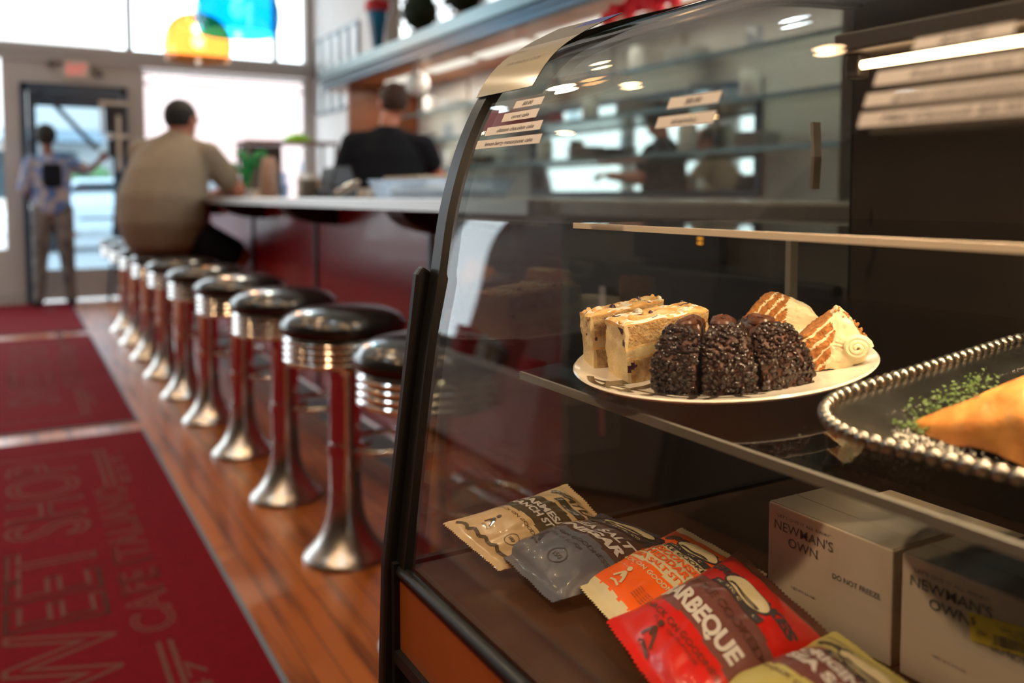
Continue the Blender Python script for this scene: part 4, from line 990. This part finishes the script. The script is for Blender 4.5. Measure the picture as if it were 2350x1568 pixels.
# tan bag, leaning up against the end glass
chip_bag('tan and dark green bag of chips leaning at the far end of the case floor', (.345,.733,.771), (.372,.672,.742), (.505,.662,.746), (.485,.735,.785), .021,
    ['bag_tan', 'bag_green', 'bag_tan'], std_zone(1, 0, 0, .38, .66),
    [('lettering', 'paper', [('T', 'PARMESAN', .50, .575, .86, .052, .035), ('T', 'RANCH STYLE', .50, .505, .92, .052, .035)]),
     ('small_print', 'bag_green', [('T', 'SNACK ON GOODNESS', .5, .355, .9, .026), ('O', .72, .20, .075, .050, .9, .0006), ('T', '180', .72, .20, .08, .026, .01), ('R', .30, .72, .715, .79, .0008), ('T', 'GREAT LAKES', .5, .85, .92, .070, .03, 0, .25)] + person_mark(.35, .21) + [('L', [(.05+.9*j/14, .07+.03*abs(math.sin(j*1.1))) for j in range(15)], .02, .0006)])], 1.0)
chip_bag('slate blue and brown bag of chips between the tan bag and the orange bag', (.380,.704,.7535), (.378,.592,.744), (.552,.585,.748), (.500,.694,.764), .022,
    ['bag_blue', 'bag_brown', 'bag_navy', 'bag_blue'], std_zone(1, 2, 0, .40, .66),
    [('lettering', 'paper', [('T', '& SEA SALT', .46, .570, .78, .054, .03, 0, .1), ('T', 'VINEGAR', .50, .485, .76, .062, .05, 0, .1)]),
     ('small_print', 'bag_navy', [('T', 'SNACK ON GOODNESS', .5, .365, .86, .026, .01), ('O', .62, .20, .085, .055, .88, .0006), ('T', '150', .62, .20, .09, .028, .01), ('T', 'FULL OF FLAVOR', .5, .32, .4, .02)] + person_mark(.30, .25)),] + logo('ink', 'bag_brown'), 2.2)
chip_bag('bright orange and cream bag of chips, third from the far end', (.411,.614,.7505), (.389,.500,.748), (.548,.520,.758), (.5565,.640,.757), .014,
    ['bag_orange', 'bag_cream', 'bag_cream', 'bag_cream'], std_zone(1, 0, 0, .38, .665, foil=2, scallop=1),
    [('lettering', 'bag_orange', [('T', 'WISCONSIN', .50, .578, .78, .050, .035), ('T', 'CHEDDAR', .48, .515, .66, .050, .035), ('T', '& SEA SALT STYLE', .51, .448, .92, .038, .025)]),
     ('dark_print', 'ink', [('T', 'KETTLE COOKED', .50, .632, .80, .032, .02)] + [('T', 'FRESH CRISP DATED', .74, .25-.017*q, .26, .010) for q in range(5)]),
     ('cream_print', 'bag_cream', [('T', 'SNACK ON GOODNESS', .50, .365, .92, .030, .02), ('T', 'gluten free', .22, .30, .3, .018)] + person_mark(.38, .235, 1.2)),] + logo('ink', 'bag_green'), 3.1)
chip_bag('red and plum bag of barbeque chips, largest and fourth from the far end', (.3825,.523,.757), (.346,.385,.752), (.4975,.412,.767), (.545,.553,.767), .020,
    ['bag_red', 'bag_plum', 'bag_foil', 'bag_red'], std_zone(1, 0, 0, .28, .60, foil=2),
    [('lettering', 'paper', [('T', 'BARBEQUE', .47, .395, .84, .100, .045)]),
     ('outline_print', 'bag_foil', [('T', 'KETTLE COOKED', .52, .525, .86, .052, 0, .022), ('T', 'SNACK ON GOODNESS', .50, .240, .9, .034, .01), ('T', 'FULL OF FLAVOR', .5, .20, .5, .02)] + person_mark(.34, .14, 1.2)),] + logo('ink', 'bag_green', -.045), 4.4)
chip_bag('olive green and brown bag of original chips, nearest to the camera', (.3835,.412,.764), (.338,.272,.760), (.462,.285,.778), (.4925,.404,.775), .020,
    ['bag_olive', 'bag_plum', 'bag_foil', 'bag_olive'], std_zone(1, 0, 0, .38, .70, foil=None),
    [('lettering', 'paper', [('T', 'ORIGINAL', .45, .610, .68, .066, .05), ('T', 'SEA SALT', .45, .515, .68, .066, .05)]),
     ('dark_print', 'bag_plum', [('T', 'SNACK ON GOODNESS', .5, .35, .88, .03, .01), ('L', [(.05+.9*j/14, .90+.0*j) for j in range(15)], .002, .0006)] + person_mark(.36, .22, 1.2)),] + logo('ink', 'ink'), 5.9)

# ================================================================ THINGS ON THE COUNTER AND BEHIND IT
TOPZ = 1.0725
def lath(name, label, cat, prof, c, mat, group=None, n=24): 
    return tag(MB().lathe(prof, c, n).build(name, mat, smooth=True), label, cat, group)
lath('vase', 'tall tan vase on the far part of the counter among green stems', 'vase', [(0,0),(.050,0),(.056,.02),(.058,.10),(.052,.18),(.038,.235),(.030,.25),(0,.25)], (1.40,5.50,TOPZ), 'vase_tan')
gp = thing('potted_plant', 'bright green arching plant beside the tan vase on the counter', 'plant', (1.30,5.66,TOPZ))
MB().lathe([(0,0),(.035,0),(.045,.05),(0,.05)], (1.30,5.66,TOPZ), 20).build('pot', 'white_gloss', gp, smooth=True)
m = MB(); random.seed(4)
for i in range(16):
    a = random.uniform(0,2*PI); hh = random.uniform(.16,.27); rr = random.uniform(.05,.15); pts = [Vector((1.30+rr*math.cos(a)*t_**1.5, 5.66+rr*math.sin(a)*t_**1.5, TOPZ+.04+hh*math.sin(PI*.62*t_))) for t_ in [j/9 for j in range(10)]]
    m.tube(pts, [.004+.010*math.sin(PI*j/9) for j in range(10)], 6)
m.build('foliage', 'leaf_green', gp, smooth=True)
for i, (x, y, r, h_, mt, lb) in enumerate([(1.42,5.28,.034,.15,'clear_plastic','tall clear tumbler on the counter next to the tan vase'),(1.36,5.02,.030,.075,'clear_plastic','short clear glass with a dark rim on the counter'),(1.50,5.12,.034,.14,'white_gloss','white canister on the counter left of the black till'),
        (1.56,4.98,.026,.10,'vase_tan','small tan bottle on the counter beside the white canister')]):
    lath('tumbler' if i < 2 else ('canister' if i == 2 else 'bottle'), lb, 'glass' if i < 2 else 'container', [(0,0),(r*.8,0),(r,h_),(r*.92,h_),(r*.75,.006),(0,.006)] if i < 2 else [(0,0),(r,0),(r,h_*.8),(r*.6,h_),(0,h_)], (x,y,TOPZ), mt)
nd = thing('napkin_dispenser', 'grey steel napkin dispenser beside the black till', 'dispenser', (1.42,4.78,TOPZ))
MB().box(1.38,1.46,4.70,4.82,TOPZ,TOPZ+.10).build('housing', 'taupe', nd, bevel=.01); MB().box(1.372,1.381,4.73,4.79,TOPZ+.02,TOPZ+.085).build('napkins', 'paper', nd)
pos = thing('till', 'black till standing on the counter left of the worker', 'till', (1.50,4.55,TOPZ))
MB().box(1.43,1.66,4.44,4.66,TOPZ,TOPZ+.05).build('base', 'pos_black', pos, bevel=.008)
MB().add([(1.45,4.44,TOPZ+.05),(1.45,4.66,TOPZ+.05),(1.60,4.66,TOPZ+.05),(1.60,4.44,TOPZ+.05),(1.47,4.44,TOPZ+.165),(1.47,4.66,TOPZ+.165),(1.56,4.66,TOPZ+.165),(1.56,4.44,TOPZ+.165)], [(0,3,2,1),(4,5,6,7),(0,1,5,4),(1,2,6,5),(2,3,7,6),(3,0,4,7)]).build('monitor', 'pos_black', pos, bevel=.01)
MB().box(1.6,1.601,4.48,4.62,TOPZ+.06,TOPZ+.1).build('screen', 'chalkboard', pos)
sh = thing('sugar_shaker', 'small tilted silver shaker lying on the counter beside the clear bin', 'shaker', (1.30,3.70,TOPZ))
MB().tube([(1.25,3.74,TOPZ+.018),(1.30,3.68,TOPZ+.055),(1.32,3.655,TOPZ+.07)], [.016,.018,.010], 14).build('body', 'chrome', sh, smooth=True)
MB().obox((1.33,3.60,TOPZ+.02),(.02,.01,0),(-.012,.03,0),(0,0,.02)).build('packet', 'paper', sh, bevel=.003)
bn = thing('plastic_bin', 'translucent plastic bin with a cardboard lid on the counter in front of the worker', 'container', (1.40,3.20,TOPZ))
x0, x1, y0, y1 = 1.30, 1.58, 2.72, 3.50
m = MB(); vs = []
for k_, (d_, z) in enumerate(((.03,0),(0,.075),(.004,.075),(.034,.004))): vs += [(x0+d_,y0+d_,TOPZ+z),(x1-d_,y0+d_,TOPZ+z),(x1-d_,y1-d_,TOPZ+z),(x0+d_,y1-d_,TOPZ+z)]
fs = [(0,3,2,1),(12,13,14,15)]
for k_ in range(3):
    for i in range(4): j = (i+1) % 4; fs.append((k_*4+i, k_*4+j, (k_+1)*4+j, (k_+1)*4+i))
m.add(vs, fs).build('tub', 'clear_plastic', bn)
MB().box(1.35,1.53,2.80,3.40,TOPZ+.006,TOPZ+.055).build('contents', 'white_gloss', bn, bevel=.02)
tag(MB().box(1.32,1.56,3.02,3.36,TOPZ+.0755,TOPZ+.085).build('cardboard_sheet', 'cardboard'), 'flat piece of cardboard lying on the translucent bin', 'cardboard')
rk = thing('storage_rack', 'dark service rack behind the counter with a lime bowl on top', 'rack', (2.25,8.2,0))
MB().box(1.84,2.70,8.02,8.48,1.565,1.59).build('top_shelf', 'brown_wood', rk); MB().box(1.86,2.68,8.04,8.46,1.02,1.04).build('middle_shelf', 'taupe', rk); MB().box(1.86,2.68,8.04,8.46,.45,.47).build('lower_shelf', 'taupe', rk)
for x, y in ((1.85,8.03),(2.67,8.03),(1.85,8.45),(2.67,8.45)): MB().box(x,x+.022,y,y+.022,0,1.565).build('leg', 'taupe', rk)
MB().box(1.88,2.27,8.43,8.46,1.04,1.56).build('back_board', 'taupe', rk)
lath('bowl', 'lime green bowl turned over on top of the service rack', 'bowl', [(0,.085),(.06,.08),(.12,.045),(.145,.008),(.145,0),(0,0)], (2.36,8.22,1.5905), 'lime')
lath('canister', 'white cylindrical canister on the middle shelf of the service rack', 'container', [(0,0),(.075,0),(.078,.22),(.07,.25),(0,.25)], (2.47,8.14,1.0405), 'white_gloss')
lath('canister', 'orange brown tub on the middle shelf at the left of the service rack', 'container', [(0,0),(.09,0),(.10,.10),(.0,.10)], (2.02,8.17,1.0405), 'cardboard')
cb = thing('service_cabinet', 'taupe steel cabinet at the end of the lunch counter behind the display case', 'cabinet', (1.5,1.2,0))
MB().box(1.05,1.93,.80,1.62,0,1.035).build('body', 'taupe', cb, bevel=.01); MB().box(1.03,1.94,.78,1.635,1.035,1.07).build('top', 'counter_top', cb, bevel=.006)
MB().box(1.03,1.05,.86,1.56,.18,.95).build('door', 'dark_wall', cb, bevel=.006); MB().box(1.015,1.03,1.40,1.42,.6,.9).build('handle', 'chrome', cb)
for z_ in (1.093, 1.085): MB().box(1.0285,1.0298,1.138,1.150,z_-.088,z_-.085).build('orange_dot', 'dot_orange', cb)  # two tiny emissive orange dots on the cabinet front
MB().box(1.03,1.05,1.10,1.33,.965,1.02).build('control_panel', 'black_satin', cb)
# easel with boards at the door
es = thing('menu_easel', 'pale wooden easel holding dark boards next to the glass door', 'easel', (.92,9.80,0))
for z0, z1, x0, x1 in ((1.72,2.00,.84,1.03),(1.47,1.66,.86,.95),(1.47,1.66,.98,1.05)): MB().box(x0,x1,9.79,9.80,z0,z1).build('board', 'chalkboard', es)
m = MB().box(.79,1.06,9.76,9.80,2.005,2.04).box(.80,.825,9.77,9.80,1.70,2.02).box(.84,1.06,9.77,9.80,1.67,1.71); m.obox((.965,9.775,1.62),(.018,0,0),(0,.012,0),(0,0,.28)); m.build('frame', 'exit_white', es)
for x0, x1 in ((.97,.84),(.97,1.05)): MB().tube([(x0,9.81,1.60),(x1,9.84,.0)], .016, 8).build('leg', 'navy_frame', es)
MB().tube([(.97,9.82,1.6),(.97,9.93,.0)], .014, 8).build('leg', 'navy_frame', es)

# things across the aisle that the case glass mirrors
tb = thing('cloth_table', 'table under a long white cloth by the left wall', 'table', (-2.6,5.2,0))
m = MB().box(-3.1,-2.1,4.2,6.2,.02,.745); m.build('cloth', 'cloth_white', tb, bevel=.03)
random.seed(8)
for i in range(7):
    x, y = -2.55+random.uniform(-.3,.25), 4.35+i*.27; h_ = random.uniform(.15,.45)
    tag(MB().box(x-.07,x+.07,y-.07,y+.07,.7455,.7455+h_).build('gift_box', random.choice(['merch_pink','merch_dark','paper','red_box']), bevel=.01), 'small packaged goods on the white clothed table', 'package', 'packages on the white clothed table')
for y in (.1, -.55):
    b_ = thing('menu_board', 'dark framed menu board on the left wall', 'menu board', (-3.19,y,1.3), 'dark boards on the left wall')
    MB().box(-3.198,-3.17,y-.28,y+.28,1.2,2.1).build('frame', 'black_satin', b_, bevel=.01); MB().box(-3.17,-3.165,y-.24,y+.24,1.25,2.05).build('board', 'chalkboard', b_)

# ================================================================ PEOPLE
def chain(rings, an, n=5):
    """smooth trunk through elliptic rings (fw, rt, z, r_fw, r_rt)"""
    P_ = []
    for a, b_ in zip(rings, rings[1:]):
        for k_ in range(n):
            t_ = k_/n; q = [a[i]+(b_[i]-a[i])*t_ for i in range(5)]; P_.append(('e', mp(q[0], q[1], q[2]), (q[3], q[4], min(q[3], q[4])*.62), an))
    q = rings[-1]; return P_ + [('e', mp(q[0], q[1], q[2]), (q[3], q[4], min(q[3], q[4])*.62), an)]
def skin_body(name, parts, voxel, mat, parent, smooth=3):
    m = MB()
    for p in parts:
        if p[0] == 'e':
            _, c, r, *rt = p; m.ball(c, r, 20, rot=Matrix.Rotation(rt[0], 3, 'Z') if rt else None)
        else:
            _, a, ra, b_, rb = p; a, b_ = Vector(a), Vector(b_); n_ = 7; L_ = (b_-a).length
            for i in range(max(2, int(L_/(min(ra, rb)*.45)))+1):
                t_ = i/max(2, int(L_/(min(ra, rb)*.45))); m.ball(a.lerp(b_, t_), ra+(rb-ra)*t_, 14)
    o = m.build(name, mat, parent, smooth=False, merge=False)
    r = o.modifiers.new('r', 'REMESH'); r.mode = 'VOXEL'; r.voxel_size = voxel; r.use_smooth_shade = True
    s_ = o.modifiers.new('s', 'SMOOTH'); s_.factor = .5; s_.iterations = smooth
    return o
def hand(w_, d_, n_, s=1.0, curl=.5, side=1):
    """palm and five bent fingers: wrist w_, direction d_, palm normal n_"""
    w_, d_, n_ = Vector(w_), Vector(d_).normalized(), Vector(n_).normalized(); x = d_.cross(n_).normalized()*side; P_ = []
    for k_ in (-1, 0, 1): P_.append(('c', w_+x*.012*k_, .018*s, w_+d_*.075*s+x*.024*k_*s, .014*s))
    for i, (L_, o_) in enumerate(((.068,-.030),(.078,-.010),(.073,.010),(.056,.029))):
        b_ = w_+d_*.082*s+x*o_*s; m1 = b_+(d_*math.cos(curl*.5)+n_*math.sin(curl*.5))*L_*.5*s; m2 = m1+(d_*math.cos(curl*1.6)+n_*math.sin(curl*1.6))*L_*.5*s
        P_ += [('c', b_, .010*s, m1, .009*s), ('c', m1, .009*s, m2, .0075*s)]
    b_ = w_+d_*.025*s-x*.024*s; m1 = b_+(d_*.6-x*.8+n_*.3).normalized()*.038*s; m2 = m1+(d_*.9-x*.2+n_*.5).normalized()*.032*s
    return P_+[('c', b_, .013*s, m1, .011*s), ('c', m1, .011*s, m2, .009*s)]
def head(c, f, s=1.0):
    """head with nose, ears, brow and chin; c centre, f facing direction"""
    c, f = Vector(c), Vector(f).normalized(); x = Vector((f.y, -f.x, 0)).normalized(); u = Vector((0,0,1)); P_ = []
    a = math.atan2(f.y, f.x)
    P_.append(('e', c+u*.018*s, (.096*s,.078*s,.105*s), a)); P_.append(('e', c+f*.022*s-u*.055*s, (.062*s,.058*s,.060*s), a))
    P_ += [('c', c+f*.088*s+u*.005*s, .010*s, c+f*.106*s-u*.022*s, .014*s), ('c', c+f*.078*s-x*.022*s-u*.058*s, .010*s, c+f*.078*s+x*.022*s-u*.058*s, .010*s)]
    for k_ in (-1, 1): P_ += [('e', c+x*.080*s*k_-f*.006*s-u*.005*s, (.018*s,.010*s,.030*s), a), ('c', c+f*.082*s+x*.018*k_*s+u*.030*s, .012*s, c+f*.074*s+x*.045*k_*s+u*.028*s, .010*s)]
    return P_
def eyes(c, f, parent, s=1.0):
    c, f = Vector(c), Vector(f).normalized(); x = Vector((f.y, -f.x, 0)).normalized()
    for k_ in (-1, 1): MB().ball(tuple(c+f*.082*s+x*.032*k_*s+Vector((0,0,.010*s))), .012*s, 12).build('eye', 'eye', parent, smooth=True)
# --- seated man
man = thing('person', 'heavy man in a khaki shirt seated on a stool, leaning on the counter', 'person', (.78,5.58,0))
f = Vector((.62,.78,0)).normalized(); xr = Vector((f.y,-f.x,0)); B = Vector((.80,5.60,0))
def mp(fw, rt, z): return tuple(B + f*fw + xr*rt + Vector((0,0,z)))
hc = mp(.15,.03,1.540); hf = Vector((.75,.66,-.12))
shL, shR = mp(.10,-.205,1.335), mp(.12,.215,1.325)
elR, wrR = (1.225,5.60,1.115), (1.10,5.80,1.085); elL, wrL = (.93,6.12,1.10), (1.14,6.02,1.085)
torso = chain([(-.03,0,.83,.20,.215), (-.03,0,.93,.235,.25), (-.02,0,1.06,.235,.255), (.02,0,1.20,.195,.235), (.06,0,1.30,.150,.215), (.09,.0,1.375,.105,.165), (.11,.01,1.43,.070,.085)], math.atan2(f.y,f.x))
kR, kL = (1.19,5.50,.71), (1.19,5.86,.71)
legs = [('c', mp(.02,.12,.84), .125, kR, .082), ('c', mp(.05,-.12,.84), .125, kL, .082)]
low = [('c', kR, .075, (1.10,5.50,.40), .060), ('c', (1.10,5.50,.40), .060, (1.03,5.50,.38), .045), ('c', kL, .075, (1.10,5.86,.40), .060), ('c', (1.10,5.86,.40), .058, (1.03,5.86,.38), .045)]
body = torso + legs + low + [('c', mp(.10,.01,1.38), .074, mp(.14,.03,1.47), .070), ('c', shR, .072, elR, .052), ('c', elR, .050, wrR, .032), ('c', shL, .072, elL, .052), ('c', elL, .050, wrL, .032)] + head(hc, hf, 1.12) \
    + hand(wrR, (-.35,.9,.05), (0,0,-1), 1.0, .7, 1) + hand(wrL, (.8,-.5,.05), (0,0,-1), 1.0, .7, -1)
skin_body('body', body, .0075, 'skin', man); eyes(hc, hf, man, 1.12)
grow = lambda P_, g: [(p[0], p[1], tuple(q+g for q in p[2]), *p[3:]) if p[0] == 'e' else ('c', p[1], p[2]+g, p[3], p[4]+g) for p in P_]
mid = lambda a, b_, t_: tuple(Vector(a).lerp(Vector(b_), t_))
skin_body('shirt', grow(torso, .014) + [('c', mp(.09,0,1.40), .075, shR, .085), ('c', mp(.09,0,1.40), .075, shL, .085), ('c', mp(.10,.01,1.40), .082, mp(.115,.015,1.43), .078), ('c', shR, .088, mid(shR, elR, .62), .084), ('c', shL, .088, mid(shL, elL, .62), .084)], .010, 'khaki', man, 12)
skin_body('shorts', grow([('c', mp(.02,.12,.84), .125, mid(mp(.02,.12,.84), kR, .86), .090), ('c', mp(.05,-.12,.84), .125, mid(mp(.05,-.12,.84), kL, .86), .090)], .016) + [('e', mp(0,0,.83), (.20,.22,.075), math.atan2(f.y,f.x))], .011, 'black_cloth', man)
skin_body('hair', [('e', tuple(Vector(hc)-hf.normalized()*.012+Vector((0,0,.030))), (.106,.095,.108), math.atan2(hf.y,hf.x))], .008, 'hair_black', man)
for y in (5.50, 5.86): skin_body('shoe', [('c', (1.00,y,.372), .040, (1.16,y,.365), .036), ('e', (1.03,y,.39), (.05,.042,.05))], .009, 'shoe', man)
m = MB(); gx = Vector((hf.y,-hf.x,0)).normalized(); hC = Vector(hc)
for k_ in (-1, 1): m.tube([hC+hf.normalized()*.095+gx*.03*k_+Vector((0,0,.012)), hC+hf.normalized()*.075+gx*.078*k_+Vector((0,0,.014)), hC-hf.normalized()*.01+gx*.088*k_+Vector((0,0,.008))], .004, 6)
m.build('glasses', 'black_metal', man)
# --- worker behind the counter
wk = thing('person', 'worker in a black short sleeved shirt standing behind the counter, seen from behind', 'person', (2.0,5.0,0))
f = Vector((.45,.89,0)).normalized(); xr = Vector((f.y,-f.x,0)); B = Vector((1.98,4.97,0)); an = math.atan2(f.y,f.x)
hc = mp(.045,.03,1.640); hf = Vector((.0,1,-.15)); shL, shR = mp(0,-.205,1.39), mp(0,.215,1.375)
elR, wrR = (2.275,4.90,1.20), (2.37,5.10,1.225); elL, wrL = mp(.02,-.30,1.13), mp(.24,-.18,1.10)
torso = chain([(0,0,.90,.135,.19), (0,0,1.02,.15,.20), (0,0,1.18,.145,.215), (.0,0,1.32,.125,.215), (.005,0,1.40,.095,.17), (.01,0,1.46,.066,.085)], an)
legs = [('c', mp(0,.10,.92), .105, mp(.01,.11,.50), .068), ('c', mp(.01,.11,.50), .064, mp(0,.11,.07), .045), ('c', mp(0,-.10,.92), .105, mp(.01,-.11,.50), .068), ('c', mp(.01,-.11,.50), .064, mp(0,-.11,.07), .045)]
body = torso + legs + [('c', mp(0,0,1.42), .062, mp(.025,.008,1.54), .058), ('c', shR, .062, elR, .046), ('c', elR, .046, wrR, .032), ('c', shL, .062, elL, .046), ('c', elL, .044, wrL, .030)] + head(hc, hf, 1.08) + hand(wrR, (.3,.9,.1), (0,0,-1), 1, .8, 1) + hand(wrL, (.6,.8,-.1), (0,0,-1), 1, .8, -1)
skin_body('body', body, .0075, 'skin', wk); eyes(hc, hf, wk)
skin_body('shirt', grow(torso, .016) + [('c', mp(0,0,1.435), .062, shR, .078), ('c', mp(0,0,1.435), .062, shL, .078), ('c', mp(0,0,1.30), .11, mid(shR, elR, .25), .078), ('c', mp(0,0,1.30), .11, mid(shL, elL, .25), .078), ('c', mp(0,0,1.41), .072, mp(.01,0,1.455), .066), ('c', shR, .080, mid(shR, elR, .52), .074), ('c', shL, .082, mid(shL, elL, .72), .078)], .010, 'black_cloth', wk, 10)
skin_body('trousers', grow(legs, .012) + [('e', mp(0,0,.93), (.145,.19,.10), an)], .012, 'black_cloth', wk)
skin_body('hair', [('e', tuple(Vector(hc)-hf.normalized()*.014+Vector((0,0,.026))), (.102,.090,.106), PI/2)], .008, 'hair_brown', wk)
for k_ in (-.11, .11): skin_body('shoe', [('c', mp(-.05,k_,.040), .038, mp(.15,k_,.036), .034)], .009, 'shoe', wk)
# --- person at the door
pp = thing('person', 'standing person in a patterned shirt at the glass door, one arm held out', 'person', (.33,9.55,.008))
f = Vector((.05,1,0)).normalized(); xr = Vector((f.y,-f.x,0)); B = Vector((.335,9.56,.008)); an = math.atan2(f.y,f.x)
hc = mp(.02,-.035,1.630); hf = Vector((.2,1,-.05)); shL, shR = mp(0,-.165,1.385), mp(0,.155,1.385)
elR, wrR = (.665,9.60,1.330), (.775,9.66,1.43); elL, wrL = mp(-.02,-.23,1.13), mp(.16,-.16,1.05)
torso = chain([(0,0,.94,.105,.145), (0,0,1.05,.11,.15), (0,0,1.20,.11,.158), (.0,0,1.32,.10,.16), (0,0,1.39,.075,.13), (0,0,1.43,.054,.066)], an)
legs = [('c', mp(0,.085,.93), .090, mp(.02,.115,.50), .060), ('c', mp(.02,.115,.50), .058, mp(0,.14,.08), .042), ('c', mp(0,-.085,.93), .090, mp(.02,-.115,.50), .060), ('c', mp(.02,-.115,.50), .058, mp(0,-.14,.08), .042)]
body = torso + legs + [('c', mp(0,-.01,1.40), .052, mp(.01,-.03,1.53), .050), ('c', shR, .052, elR, .038), ('c', elR, .038, wrR, .026), ('c', shL, .052, elL, .040), ('c', elL, .038, wrL, .028)] + head(hc, hf, .95) + hand(wrR, (.45,.3,.85), (.2,.9,-.2), .95, .9, 1) + hand(wrL, (.3,.9,-.1), (0,0,-1), .95, .8, -1)
skin_body('body', body, .0075, 'skin_dark', pp); eyes(hc, hf, pp, .95)
skin_body('shirt', grow(torso, .020) + [('c', mp(0,0,1.415), .055, shR, .066), ('c', mp(0,0,1.415), .055, shL, .066), ('c', mp(0,-.01,1.40), .062, mp(0,-.015,1.43), .058), ('c', shR, .074, mid(shR, elR, .75), .070), ('c', shL, .074, mid(shL, elL, .9), .070)], .010, 'print_shirt', pp, 8)
skin_body('trousers', grow(legs, .016) + [('e', mp(0,0,.94), (.12,.155,.09), an)], .012, 'camo', pp)
skin_body('hair', [('e', tuple(Vector(hc)-hf.normalized()*.010+Vector((0,0,.035))), (.108,.098,.108), PI/2)], .009, 'hair_black', pp)
MB().obox(mp(-.150,.01,1.27), tuple(xr*.085), tuple(f*.035), (0,0,.115)).build('backpack', 'black_cloth', pp, bevel=.034)
for k_ in (-.15, .15): skin_body('shoe', [('c', mp(-.05,k_,.038), .038, mp(.15,k_*1.1,.034), .033)], .009, 'shoe', pp)
